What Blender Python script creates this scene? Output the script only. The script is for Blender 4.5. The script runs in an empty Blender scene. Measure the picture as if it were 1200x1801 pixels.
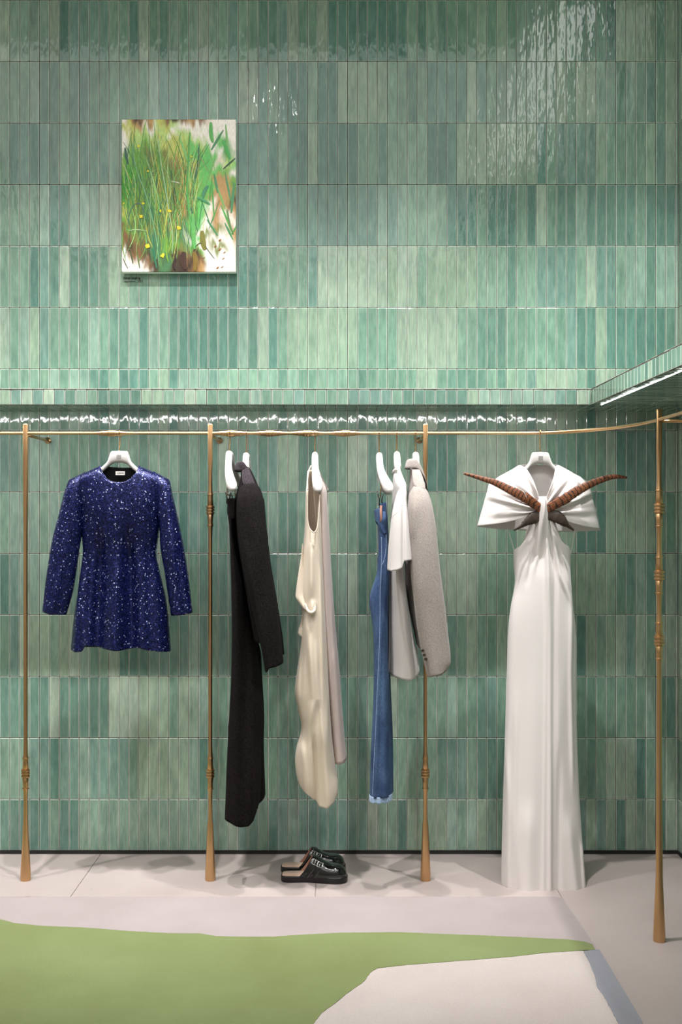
import bpy, bmesh, math, random
from mathutils import Vector, Matrix, noise
sc = bpy.context.scene
C = sc.collection
PI = math.pi

# ---------------------------------------------------------------- camera
F = 1948.0      # focal length in pixels of the 1200x1801 frame
HY = 905.0      # row of the horizon
HC = 1.44       # camera height
WALL = 4.70     # distance of the tiled wall
RACK = 4.363    # distance of the back posts
cam_d = bpy.data.cameras.new('camera'); cam = bpy.data.objects.new('camera', cam_d); C.objects.link(cam)
cam.location = (0, 0, HC); cam.rotation_euler = (PI/2, 0, 0)
cam_d.sensor_fit = 'VERTICAL'; cam_d.sensor_height = 36.0; cam_d.lens = 36.0*F/1801.0
cam_d.shift_y = (HY-900.5)/1801.0
cam_d.clip_start = 0.05
sc.camera = cam

# ---------------------------------------------------------------- light and exposure
sc.view_settings.view_transform = 'Standard'; sc.view_settings.look = 'None'
sc.view_settings.exposure = 0.33; sc.view_settings.gamma = 1.0; sc.view_settings.use_curve_mapping = False
sc.cycles.use_denoising = True
sc.cycles.max_bounces = 7; sc.cycles.diffuse_bounces = 4; sc.cycles.glossy_bounces = 4
sc.cycles.sample_clamp_indirect = 6.0
sc.cycles.caustics_reflective = False; sc.cycles.caustics_refractive = False
w = bpy.data.worlds.new('world'); sc.world = w; w.use_nodes = True
w.node_tree.nodes['Background'].inputs[0].default_value = (0.85, 0.9, 1, 1)
w.node_tree.nodes['Background'].inputs[1].default_value = 0.3

def aim(o, target):
    d = Vector(target)-o.location
    o.rotation_euler = d.to_track_quat('-Z', 'Y').to_euler()
def spot(name, loc, target, power, size=60, blend=0.7, rad=0.035, col=(1, 0.955, 0.9)):
    l = bpy.data.lights.new(name, 'SPOT'); l.energy = power; l.spot_size = math.radians(size); l.spot_blend = blend
    l.shadow_soft_size = rad; l.color = col
    o = bpy.data.objects.new(name, l); C.objects.link(o); o.location = loc; aim(o, target); return o
def area(name, loc, target, power, sx, sy, col=(1, 1, 1)):
    l = bpy.data.lights.new(name, 'AREA'); l.shape = 'RECTANGLE'; l.size = sx; l.size_y = sy; l.energy = power; l.color = col
    o = bpy.data.objects.new(name, l); C.objects.link(o); o.location = loc; aim(o, target); return o
# wall washing downlights just off the tiled wall
for x in (-2.2, -1.35, -0.5, 0.35, 1.2):
    spot('ceiling_and_fill_spot', (x, 3.55, 4.12), (x, 4.45, 0.5), 270, 60, 1.0, 0.03, (1, 0.978, 0.972))
# accent spots from further back
for x, tx, p in ((-1.7, -0.7, 60), (0.5, -0.2, 60), (-0.2, 0.8, 60), (-0.6, -1.0, 36)):
    spot('ceiling_and_fill_spot', (x, 2.0, 4.12), (tx, 4.35, 1.0), p, 48, 0.8, 0.16, (1, 0.978, 0.972))
spot('ceiling_and_fill_spot', (-1.6, 2.4, 4.12), (0.98, 3.3, 1.9), 620, 26, 0.9, 0.06, (1, 0.98, 0.96))  # added fill from the left, brightens the side shelf fascia
spot('painting_fill_spot', (-0.2, 2.2, 4.12), (-0.68, 4.66, 2.85), 60, 24, 0.8, 0.05, (1, 0.98, 0.96))  # added spot that lifts the painting and the wall around it
area('soft_fill_light', (-0.8, 0.3, 4.13), (-0.8, 0.3, 0.0), 98, 4.2, 5.4, (1, 0.985, 0.98))  # added broad fill, also lays an even grey veil on the tiles

# ---------------------------------------------------------------- materials
def s2l(c):
    c = c/255.0
    return c/12.92 if c <= 0.04045 else ((c+0.055)/1.055)**2.4
def rgb(r, g, b): return (s2l(r), s2l(g), s2l(b), 1.0)
def new_mat(name, col=(0.5, 0.5, 0.5, 1), rough=0.5, metal=0.0, **kw):
    m = bpy.data.materials.new(name); m.use_nodes = True
    b = m.node_tree.nodes['Principled BSDF']
    b.inputs['Base Color'].default_value = col; b.inputs['Roughness'].default_value = rough; b.inputs['Metallic'].default_value = metal
    for k, v in kw.items(): b.inputs[k.replace('_', ' ')].default_value = v
    return m, m.node_tree.nodes, m.node_tree.links, b
def N(nodes, typ, **kw):
    n = nodes.new(typ)
    for k, v in kw.items(): setattr(n, k, v)
    return n
def coords(nd, lk, scale=(1, 1, 1), kind='Object'):
    tc = N(nd, 'ShaderNodeTexCoord'); mp = N(nd, 'ShaderNodeMapping'); mp.inputs['Scale'].default_value = scale
    lk.new(tc.outputs[kind], mp.inputs['Vector']); return mp.outputs['Vector']
def noise_tex(nd, lk, vec, scale, detail=3, rough=0.55):
    n = N(nd, 'ShaderNodeTexNoise'); n.inputs['Scale'].default_value = scale; n.inputs['Detail'].default_value = detail
    n.inputs['Roughness'].default_value = rough
    lk.new(vec, n.inputs['Vector']); return n.outputs['Fac']
def ramp(nd, lk, fac, stops):
    r = N(nd, 'ShaderNodeValToRGB'); e = r.color_ramp.elements
    while len(e) < len(stops): e.new(0.5)
    for i, (p, c) in enumerate(stops): e[i].position = p; e[i].color = c
    lk.new(fac, r.inputs['Fac']); return r.outputs['Color']
def mixc(nd, lk, fac, a, b, mode='MIX'):
    m = N(nd, 'ShaderNodeMix', data_type='RGBA', blend_type=mode)
    for v, idx in ((fac, 0), (a, 6), (b, 7)):
        if hasattr(v, 'links'): lk.new(v, m.inputs[idx])
        else: m.inputs[idx].default_value = v
    return m.outputs[2]
def bump(nd, lk, b, fac, strength=0.3, dist=0.001, prev=None):
    n = N(nd, 'ShaderNodeBump'); n.inputs['Strength'].default_value = strength; n.inputs['Distance'].default_value = dist
    lk.new(fac, n.inputs['Height'])
    if prev: lk.new(prev, n.inputs['Normal'])
    lk.new(n.outputs['Normal'], b.inputs['Normal']); return n.outputs['Normal']

def fabric(name, c1, c2, rough=0.85, wscale=(900, 900, 900), nscale=1.0, bstr=0.35, bdist=0.0006, sheen=0.2, big=0.0):
    m, nd, lk, b = new_mat(name, c1, rough, 0, Sheen_Weight=sheen)
    v = coords(nd, lk, wscale); f = noise_tex(nd, lk, v, nscale, 2)
    col = ramp(nd, lk, f, [(0.35, c1), (0.65, c2)])
    if big:
        v2 = coords(nd, lk); f2 = noise_tex(nd, lk, v2, 14, 3)
        col = mixc(nd, lk, 1.0, col, ramp(nd, lk, f2, [(0.3, (1-big,)*3+(1,)), (0.7, (1, 1, 1, 1))]), 'MULTIPLY')
    lk.new(col, b.inputs['Base Color'])
    bump(nd, lk, b, f, bstr, bdist); return m

def tile_material():
    m, nd, lk, b = new_mat('glazed_tile', rough=0.07)
    at = N(nd, 'ShaderNodeAttribute', attribute_name='tile_color'); rd = N(nd, 'ShaderNodeAttribute', attribute_name='tile_seed')
    tc = N(nd, 'ShaderNodeTexCoord')
    uv = N(nd, 'ShaderNodeUVMap'); uv.uv_map = 'tile_uv'
    mul = N(nd, 'ShaderNodeMath', operation='MULTIPLY'); mul.inputs[1].default_value = 37.0; lk.new(rd.outputs['Fac'], mul.inputs[0])
    cb = N(nd, 'ShaderNodeCombineXYZ'); lk.new(mul.outputs[0], cb.inputs['Z'])
    ad = N(nd, 'ShaderNodeVectorMath', operation='ADD'); lk.new(uv.outputs['UV'], ad.inputs[0]); lk.new(cb.outputs[0], ad.inputs[1])
    def mp(s):
        q = N(nd, 'ShaderNodeMapping'); q.inputs['Scale'].default_value = s; lk.new(ad.outputs[0], q.inputs['Vector']); return q.outputs[0]
    streak = noise_tex(nd, lk, mp((90, 14, 1)), 1.0, 3)      # uneven glaze
    cloud = noise_tex(nd, lk, mp((30, 9, 1)), 1.0, 2)
    col = mixc(nd, lk, 1.0, at.outputs['Color'], ramp(nd, lk, streak, [(0.25, (0.78, 0.80, 0.80, 1)), (0.7, (1.16, 1.14, 1.12, 1))]), 'MULTIPLY')
    col = mixc(nd, lk, 1.0, col, ramp(nd, lk, cloud, [(0.3, (0.84, 0.88, 0.88, 1)), (0.72, (1.14, 1.1, 1.08, 1))]), 'MULTIPLY')
    speck = noise_tex(nd, lk, mp((420, 420, 1)), 1.0, 2)
    col = mixc(nd, lk, ramp(nd, lk, speck, [(0.69, (0, 0, 0, 1)), (0.73, (0.55, 0.55, 0.55, 1))]), col, (0.62, 0.70, 0.62, 1))
    lk.new(col, b.inputs['Base Color'])
    wave = noise_tex(nd, lk, mp((30, 10, 1)), 1.0, 2, 0.6)
    fine = noise_tex(nd, lk, mp((130, 60, 1)), 1.0, 2)
    n1 = bump(nd, lk, b, wave, 1.0, 0.0022)
    bump(nd, lk, b, fine, 0.5, 0.00012, n1)
    b.inputs['Specular IOR Level'].default_value = 0.5
    return m

def brass_material():
    m, nd, lk, b = new_mat('aged_brass', rgb(176, 132, 84), 0.32, 1.0)
    v = coords(nd, lk, (3, 3, 1)); f = noise_tex(nd, lk, v, 3, 2)
    lk.new(ramp(nd, lk, f, [(0.3, rgb(196, 156, 112)), (0.7, rgb(212, 172, 126))]), b.inputs['Base Color'])
    v2 = coords(nd, lk, (60, 60, 900)); f2 = noise_tex(nd, lk, v2, 1, 2); bump(nd, lk, b, f2, 0.25, 0.0002)
    return m

def floor_material():
    m, nd, lk, b = new_mat('pale_screed', rough=0.42)
    v = coords(nd, lk); f = noise_tex(nd, lk, v, 2.2, 5); f2 = noise_tex(nd, lk, v, 90, 2)
    col = ramp(nd, lk, f, [(0.3, rgb(165, 152, 148)), (0.7, rgb(177, 165, 161))])
    sp = noise_tex(nd, lk, coords(nd, lk, (1, 1, 1)), 62, 1)
    col = mixc(nd, lk, ramp(nd, lk, sp, [(0.765, (0, 0, 0, 1)), (0.785, (0.7, 0.7, 0.7, 1))]), col, rgb(120, 104, 96))
    lk.new(col, b.inputs['Base Color']); bump(nd, lk, b, f2, 0.25, 0.0005); return m
def pile_material(name, c1, c2, sc_=2.5):
    m, nd, lk, b = new_mat(name, c1, 0.95, 0, Sheen_Weight=0.15)
    v = coords(nd, lk); f = noise_tex(nd, lk, v, sc_, 4); g = noise_tex(nd, lk, v, 480, 2)
    col = ramp(nd, lk, f, [(0.32, c1), (0.68, c2)])
    col = mixc(nd, lk, 1.0, col, ramp(nd, lk, g, [(0.3, (0.86, 0.86, 0.86, 1)), (0.65, (1.04, 1.04, 1.04, 1))]), 'MULTIPLY')
    lk.new(col, b.inputs['Base Color']); bump(nd, lk, b, g, 0.7, 0.002); return m

M = {}
M['tile'] = tile_material()
M['grout'] = new_mat('brown_grout', rgb(74, 60, 54), 0.9)[0]
M['brass'] = brass_material()
M['floor'] = floor_material()
M['plaster'] = new_mat('plaster', rgb(205, 200, 194), 0.9)[0]
M['ceiling'] = new_mat('ceiling_paint', rgb(200, 200, 196), 0.9)[0]
M['dark'] = new_mat('dark_base', rgb(22, 24, 22), 0.6)[0]
M['seam'] = new_mat('floor_joint', rgb(120, 106, 98), 0.9)[0]
def emit(name, col, s):
    m = bpy.data.materials.new(name); m.use_nodes = True; nd = m.node_tree.nodes; nd.clear()
    e = nd.new('ShaderNodeEmission'); o = nd.new('ShaderNodeOutputMaterial'); e.inputs[0].default_value = col; e.inputs[1].default_value = s
    m.node_tree.links.new(e.outputs[0], o.inputs[0]); return m
M['led'] = emit('led_diffuser', (0.95, 1, 0.97, 1), 4.0)
M['led_under'] = emit('led_diffuser_under', (1, 0.96, 0.97, 1), 38.0)
M['panel'] = emit('ceiling_panel_glow', (1, 0.98, 0.94, 1), 5.0)

# ---------------------------------------------------------------- helpers
def link(name, me, mats, parent=None, smooth=True):
    o = bpy.data.objects.new(name, me); C.objects.link(o)
    for m in (mats if isinstance(mats, (list, tuple)) else [mats]): me.materials.append(m)
    if smooth: me.polygons.foreach_set('use_smooth', [True]*len(me.polygons))
    if parent: o.parent = parent; o.matrix_parent_inverse = parent.matrix_world.inverted() if False else Matrix.Translation(-parent.location) if parent.type == 'EMPTY' else Matrix.Identity(4)
    return o
def mesh_obj(name, verts, faces, mats, parent=None, smooth=True, merge=0.0):
    me = bpy.data.meshes.new(name); me.from_pydata([tuple(v) for v in verts], [], faces); 
    if merge:
        bm = bmesh.new(); bm.from_mesh(me); bmesh.ops.remove_doubles(bm, verts=bm.verts, dist=merge)
        bmesh.ops.recalc_face_normals(bm, faces=bm.faces); bm.to_mesh(me); bm.free()
    me.update(); return link(name, me, mats, parent, smooth)
def tag(o, label=None, cat=None, group=None, kind=None):
    if label: o['label'] = label
    if cat: o['category'] = cat
    if group: o['group'] = group
    if kind: o['kind'] = kind
    return o
def empty(name, loc, label, cat, group=None):
    o = bpy.data.objects.new(name, None); C.objects.link(o); o.location = loc; o.empty_display_size = 0.05
    return tag(o, label, cat, group)
class MB:
    def __init__(s): s.v = []; s.f = []
    def box(s, x0, x1, y0, y1, z0, z1):
        n = len(s.v)
        s.v += [(x0,y0,z0),(x1,y0,z0),(x1,y1,z0),(x0,y1,z0),(x0,y0,z1),(x1,y0,z1),(x1,y1,z1),(x0,y1,z1)]
        s.f += [tuple(n+i for i in q) for q in ((0,3,2,1),(4,5,6,7),(0,1,5,4),(1,2,6,5),(2,3,7,6),(3,0,4,7))]
    def tube(s, pts, rad, n=10, flat=1.0, up=None, caps=True, roll=None):
        """sweep; rad: number or list; flat: second axis factor (number or list)"""
        pts = [Vector(p) for p in pts]; k = len(pts)
        R = rad if isinstance(rad, (list, tuple)) else [rad]*k
        Fl = flat if isinstance(flat, (list, tuple)) else [flat]*k
        b0 = len(s.v); prev = None
        for i, p in enumerate(pts):
            t = (pts[min(i+1, k-1)]-pts[max(i-1, 0)]).normalized()
            if up is not None: a = Vector(up)
            elif prev is None: a = Vector((0, 0, 1)) if abs(t.z) < 0.9 else Vector((0, 1, 0))
            else: a = prev
            a = (a-t*a.dot(t)).normalized(); prev = a; c = t.cross(a)
            for j in range(n):
                th = 2*PI*j/n
                s.v.append(p+a*math.cos(th)*R[i]+c*math.sin(th)*R[i]*Fl[i])
        for i in range(k-1):
            for j in range(n):
                s.f.append((b0+i*n+j, b0+i*n+(j+1) % n, b0+(i+1)*n+(j+1) % n, b0+(i+1)*n+j))
        if caps:
            s.f.append(tuple(b0+j for j in reversed(range(n)))); s.f.append(tuple(b0+(k-1)*n+j for j in range(n)))
    def build(s, name, mats, parent=None, smooth=True, merge=0): return mesh_obj(name, s.v, s.f, mats, parent, smooth, merge)
def P(px, py, d, dy=None):
    """point seen at pixel (px, py) when it stands at distance d"""
    return Vector(((px-600)*d/F, d if dy is None else dy, HC+(HY-py)*d/F))
def lin(tab, x):
    """piecewise linear/cosine table lookup: tab = [(x, y), ...]"""
    if x <= tab[0][0]: return tab[0][1]
    for i in range(len(tab)-1):
        if x <= tab[i+1][0]:
            a, b = tab[i], tab[i+1]; t = (x-a[0])/max(1e-9, b[0]-a[0]); return a[1]+(b[1]-a[1])*t
    return tab[-1][1]
def cub(tab, x):
    """smooth (catmull-rom) table lookup"""
    if x <= tab[0][0]: return tab[0][1]
    if x >= tab[-1][0]: return tab[-1][1]
    for i in range(len(tab)-1):
        if x <= tab[i+1][0]:
            x0, y0 = tab[i]; x1, y1 = tab[i+1]; h = x1-x0
            if h < 1e-9: return y1
            xm, ym = tab[i-1] if i > 0 else (x0-h, y0-(y1-y0)); xn, yn = tab[i+2] if i+2 < len(tab) else (x1+h, y1+(y1-y0))
            m0 = (y1-ym)/max(1e-9, x1-xm); m1 = (yn-y0)/max(1e-9, xn-x0); t = (x-x0)/h
            return (2*t**3-3*t*t+1)*y0+(t**3-2*t*t+t)*h*m0+(-2*t**3+3*t*t)*y1+(t**3-t*t)*h*m1
    return tab[-1][1]

def floor_pt(px, py, z=0.0):
    d = (HC-z)*F/(py-HY); return ((px-600)*d/F, d)

# ---------------------------------------------------------------- tiled surfaces
TW, TH = 0.0422, 0.2609
PAL = [rgb(131, 161, 144), rgb(119, 152, 135), rgb(138, 165, 152), rgb(107, 141, 128), rgb(145, 169, 149), rgb(117, 149, 139), rgb(157, 177, 160), rgb(98, 135, 124), rgb(127, 158, 141)]
def tiles(name, origin, U, V, NRM, u0, u1, v0, v1, pu, pv, au=0.0, av=0.0, seed=1, parent=None, kind='structure', tilt=0.010, clip_last=None):
    """glazed tiles on the rectangle u0..u1 x v0..v1; joints at au + i*pu and av + j*pv; each tile is its own slightly tilted slab"""
    rnd = random.Random(seed); O = Vector(origin); U = Vector(U); V = Vector(V); NR = Vector(NRM)
    g = 0.0012; bev = 0.0020; T = 0.0045
    v_ = []; f_ = []; col = []; sd = []; uvs = []
    i0 = math.floor((u0-au)/pu); i1 = math.ceil((u1-au)/pu); j0 = math.floor((v0-av)/pv); j1 = math.ceil((v1-av)/pv)
    along = pu < pv
    A = range(i0, i1); B = range(j0, j1)
    for b in (B if along else A):
        run = 0; base = None
        for a in (A if along else B):
            i, j = (a, b) if along else (b, a)
            if run <= 0:
                run = rnd.choice((1, 1, 2, 3, 4, 6, 8)); base = rnd.choice(PAL); k0 = rnd.uniform(0.90, 1.08)
            run -= 1
            ua = max(au+i*pu, u0)+g; ub = min(au+(i+1)*pu, u1)-g; va = max(av+j*pv, v0)+g; vb = min(av+(j+1)*pv, v1)-g
            if ub-ua < 0.004 or vb-va < 0.004: continue
            c0 = base if rnd.random() > 0.25 else rnd.choice(PAL); k = k0*rnd.uniform(0.94, 1.06)
            c = tuple(x*k for x in c0[:3])+(1,)
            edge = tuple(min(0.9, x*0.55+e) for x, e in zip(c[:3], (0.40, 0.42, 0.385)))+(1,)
            tx = rnd.gauss(0, tilt); tz = rnd.gauss(0, tilt*0.4); h = rnd.uniform(-0.0003, 0.0003)
            uc, vc = (ua+ub)/2, (va+vb)/2; sdv = rnd.random()
            n = len(v_); rings = []
            for (ins, hh) in ((0.0, -T), (0.0, -0.0009), (bev, 0.0)):
                for (u, v) in ((ua+ins, va+ins), (ub-ins, va+ins), (ub-ins, vb-ins), (ua+ins, vb-ins)):
                    off = hh+(h+tx*(u-uc)*0.6+tz*(v-vc)*0.35 if hh > -T else 0)
                    v_.append(O+U*u+V*v+NR*off); rings.append((u, v))
            fs = [(n+8, n+9, n+10, n+11)]
            for k_ in range(4):
                q = (k_+1) % 4
                fs.append((n+4+k_, n+4+q, n+8+q, n+8+k_)); fs.append((n+k_, n+q, n+4+q, n+4+k_))
            for fi, q in enumerate(fs):
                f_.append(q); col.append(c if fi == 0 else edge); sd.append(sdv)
                for vi in q: r = rings[vi-n]; uvs.append((r[0], r[1]) if along else (r[1], r[0]))
    # grout bed behind the tiles, as part of the same surface
    n = len(v_)
    for (u, v) in ((u0, v0), (u1, v0), (u1, v1), (u0, v1)): v_.append(O+U*u+V*v-NR*0.0022)
    for (u, v) in ((u0, v0), (u1, v0), (u1, v1), (u0, v1)): v_.append(O+U*u+V*v-NR*0.006)
    base_faces = [(n, n+1, n+2, n+3), (n+7, n+6, n+5, n+4)]+[(n+4+a, n+4+(a+1) % 4, n+(a+1) % 4, n+a) for a in range(4)]
    nt = len(f_)
    for q in base_faces:
        f_.append(q); col.append((0.1, 0.1, 0.1, 1)); sd.append(0.0); uvs += [(0, 0)]*4
    me = bpy.data.meshes.new(name); me.from_pydata([tuple(x) for x in v_], [], f_)
    ca = me.attributes.new('tile_color', 'FLOAT_COLOR', 'FACE'); ca.data.foreach_set('color', [x for c in col for x in c])
    sa = me.attributes.new('tile_seed', 'FLOAT', 'FACE'); sa.data.foreach_set('value', sd)
    ul = me.uv_layers.new(name='tile_uv'); ul.data.foreach_set('uv', [x for c in uvs for x in c])
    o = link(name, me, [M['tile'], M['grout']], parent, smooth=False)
    for k_ in range(nt, len(f_)): me.polygons[k_].material_index = 1
    me.update()
    if kind and parent is None: o['kind'] = kind
    return o

SH_Z0, SH_Z1 = 1.868, 1.929        # underside and top of the tiled shelf
SH_Y = 4.324                       # its front edge
SR_X = 0.977                       # inner edge of the side shelf
RW = 1.431                         # right wall
CEIL = 4.15
LX = -3.0                          # left wall
tiles('wall_back', (0, WALL, 0), (1, 0, 0), (0, 0, 1), (0, -1, 0), LX, RW, 0.014, CEIL, TW, TH, -0.985, 1.797, 11)
tiles('wall_right', (RW, 0, 0), (0, 1, 0), (0, 0, 1), (-1, 0, 0), 1.0, WALL, 0.014, CEIL, TW, TH, WALL, 1.797, 12)
o = MB(); o.box(LX-0.1, RW+0.1, WALL+0.006, WALL+0.1, 0, CEIL); tag(o.build('wall_back_core', M['plaster'], smooth=False), kind='structure')
o = MB(); o.box(RW+0.006, RW+0.1, -2.6, WALL+0.1, 0, CEIL); tag(o.build('wall_right_core', M['plaster'], smooth=False), kind='structure')
o = MB(); o.box(LX-0.1, LX, -2.6, WALL, 0, CEIL); tag(o.build('wall_left', M['plaster'], smooth=False), kind='structure')
o = MB(); o.box(LX-0.1, RW+0.1, -2.7, -2.6, 0, CEIL); tag(o.build('wall_front', M['plaster'], smooth=False), kind='structure')
o = MB(); o.box(LX-0.1, RW+0.1, -2.7, WALL+0.1, CEIL, CEIL+0.1); tag(o.build('ceiling', M['ceiling'], smooth=False), kind='structure')
# floor: slabs with fine joints
o = MB(); xs = [LX-0.1, -1.943, -1.0195, -0.0975, 0.83, RW+0.1]
for i in range(5): o.box(xs[i]+(0.0012 if i else 0), xs[i+1]-(0.0012 if i < 4 else 0), -2.7, WALL+0.1, -0.06, 0.0)
fl = o.build('floor', [M['floor'], M['seam']], smooth=False); tag(fl, kind='structure')
o = MB(); o.box(LX-0.1, RW+0.1, -2.7, WALL+0.1, -0.08, -0.003)
tag(o.build('trim_3', M['seam'], smooth=False), kind='structure')
o = MB(); o.box(LX, RW, WALL-0.004, WALL+0.004, 0, 0.0125); tag(o.build('baseboard_back', M['dark'], smooth=False), kind='structure')
o = MB(); o.box(RW-0.004, RW+0.004, 1.0, WALL-0.004, 0, 0.0125); tag(o.build('baseboard_right', M['dark'], smooth=False), kind='structure')

# the tiled shelf: a box along the back wall and a deeper one along the right wall
core = MB(); core.box(LX, RW, SH_Y+0.006, WALL-0.002, SH_Z0+0.014, SH_Z1)
# channel for the hidden strip light: front lip kept in front of it
co = core.build('trim_1', M['plaster'], smooth=False); tag(co, kind='structure')
core = MB(); core.box(SR_X+0.006, RW-0.002, 1.0, SH_Y+0.006, SH_Z0+0.006, SH_Z1)
cs = core.build('trim_2', M['plaster'], smooth=False); tag(cs, kind='structure')
tiles('shelf_fascia', (0, SH_Y, 0), (1, 0, 0), (0, 0, 1), (0, -1, 0), LX, SR_X, SH_Z0, SH_Z1, TW*1.008, 0.2, -0.908, SH_Z0, 21, co, tilt=0.02)
tiles('shelf_underside', (0, 0, SH_Z0+0.0085), (1, 0, 0), (0, 1, 0), (0, 0, -1), LX, RW, SH_Y+0.024, WALL-0.003, TW, 0.19, -0.908, SH_Y, 22, co)
tiles('shelf_top', (0, 0, SH_Z1+0.004), (1, 0, 0), (0, 1, 0), (0, 0, 1), LX, RW, SH_Y, WALL-0.003, TW, 0.19, -0.908, SH_Y, 23, co)
tiles('shelf_fascia', (SR_X, 0, 0), (0, 1, 0), (0, 0, 1), (-1, 0, 0), 1.0, SH_Y, SH_Z0, SH_Z1, TW, 0.2, SH_Y, SH_Z0, 24, cs, tilt=0.02)
tiles('shelf_underside', (0, 0, SH_Z0), (1, 0, 0), (0, 1, 0), (0, 0, -1), SR_X+0.002, RW-0.003, 1.0, SH_Y-0.0, 0.228, TW, SR_X, SH_Y, 25, cs)
tiles('shelf_top', (0, 0, SH_Z1+0.004), (1, 0, 0), (0, 1, 0), (0, 0, 1), SR_X, RW-0.003, 1.0, SH_Y, 0.228, TW, SR_X, SH_Y, 26, cs)
# strip lights: one seen under the side shelf, one tucked behind the front lip of the back shelf
o = MB(); o.box(1.010, 1.0145, 1.05, SH_Y-0.02, SH_Z0-0.0022, SH_Z0+0.0005)
tag(o.build('led_strip', M['led'], smooth=False), 'thin bright white light strip set into the underside of the right shelf', 'strip light')
o = MB(); o.box(LX+0.05, 0.965, SH_Y+0.007, SH_Y+0.022, SH_Z0+0.0045, SH_Z0+0.0135)
tag(o.build('led_strip', M['led_under'], smooth=False), 'hidden light strip under the long tiled shelf above the clothes rail', 'strip light')
o = MB(); o.box(1.18, 1.36, 0.9, 3.5, CEIL-0.03, CEIL-0.002)
tag(o.build('ceiling_light_panel', M['panel'], smooth=False), 'long glowing ceiling panel mirrored in the upper right wall tiles', 'light panel')
# ---------------------------------------------------------------- rug
M['rug_border'] = pile_material('pile_lilac', rgb(155, 143, 142), rgb(166, 154, 154))
M['rug_green'] = pile_material('pile_green', rgb(110, 120, 67), rgb(122, 137, 85), 1.6)
M['rug_cream'] = pile_material('pile_cream', rgb(184, 171, 166), rgb(192, 181, 176))
M['rug_grey'] = pile_material('pile_grey_blue', rgb(132, 132, 140), rgb(142, 142, 150))
def slab(name, pts, z0, z1, mat, parent, seed=0, jit=0.0022):
    rnd = random.Random(seed); out = []
    for i, p in enumerate(pts):
        q = pts[(i+1) % len(pts)]; p = Vector(p); q = Vector(q); L = (q-p).length; n = max(1, int(min(L, 3.0)/0.006))
        for k in range(n):
            t = p.lerp(q, k/n); s = Vector((noise.noise(Vector((t.x*60, t.y*60, seed))), noise.noise(Vector((t.x*60, t.y*60, seed+9)))))
            out.append(t+s*jit)
    bm = bmesh.new(); top = [bm.verts.new((p.x, p.y, z1)) for p in out]; bot = [bm.verts.new((p.x, p.y, z0)) for p in out]
    n = len(out)
    ft = bm.faces.new(top)
    for i in range(n): bm.faces.new((bot[i], bot[(i+1) % n], top[(i+1) % n], top[i]))
    bmesh.ops.triangulate(bm, faces=[ft]); bmesh.ops.recalc_face_normals(bm, faces=bm.faces)
    me = bpy.data.meshes.new(name); bm.to_mesh(me); bm.free(); return link(name, me, mat, parent, smooth=False)
rug = empty('area_rug', (-0.8, 3.3, 0), 'large pale pile rug with an olive green shape and grey blue edge stripe', 'rug')
slab('pile_field', [(-2.6, 1.6), (0.848, 1.6), (0.846, 3.64), (0.826, 4.135), (0.80, 4.15), (-2.6, 4.15)], 0.0, 0.0085, M['rug_border'], rug, 1, 0.004)
top_edge = [(-300, 1590), (0, 1617), (25, 1624), (75, 1629), (150, 1632), (225, 1638), (300, 1642), (350, 1642), (380, 1647), (420, 1648), (480, 1648), (540, 1644), (600, 1641), (700, 1640), (800, 1644), (900, 1648), (1000, 1653), (1030, 1657), (1042, 1661), (1048, 1671)]
low_edge = [(1025, 1672), (960, 1676), (900, 1683), (800, 1691), (720, 1697), (665, 1703), (652, 1710), (640, 1727), (610, 1748), (590, 1765), (565, 1783), (550, 1803), (520, 1860), (470, 1960), (430, 2100)]
fz = lambda L: [floor_pt(x, y, 0.011) for x, y in L]
slab('green_shape', fz(top_edge+low_edge+[(-900, 2100), (-900, 1600)]), 0.002, 0.0125, M['rug_green'], rug, 2)['label'] = 'olive green free form shape'
stripe_l = [(1027, 1673), (1040, 1700), (1047, 1718), (1050, 1735), (1062, 1752), (1075, 1775), (1088, 1801), (1115, 1860), (1150, 1960), (1190, 2100)]
slab('cream_shape', fz(low_edge+stripe_l[::-1]), 0.002, 0.0112, M['rug_cream'], rug, 3)['label'] = 'cream free form shape'
slab('edge_stripe', fz(stripe_l)+[(0.849, 2.35), (0.849, 3.64)], 0.002, 0.0118, M['rug_grey'], rug, 4)['label'] = 'grey blue stripe along the edge'

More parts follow.
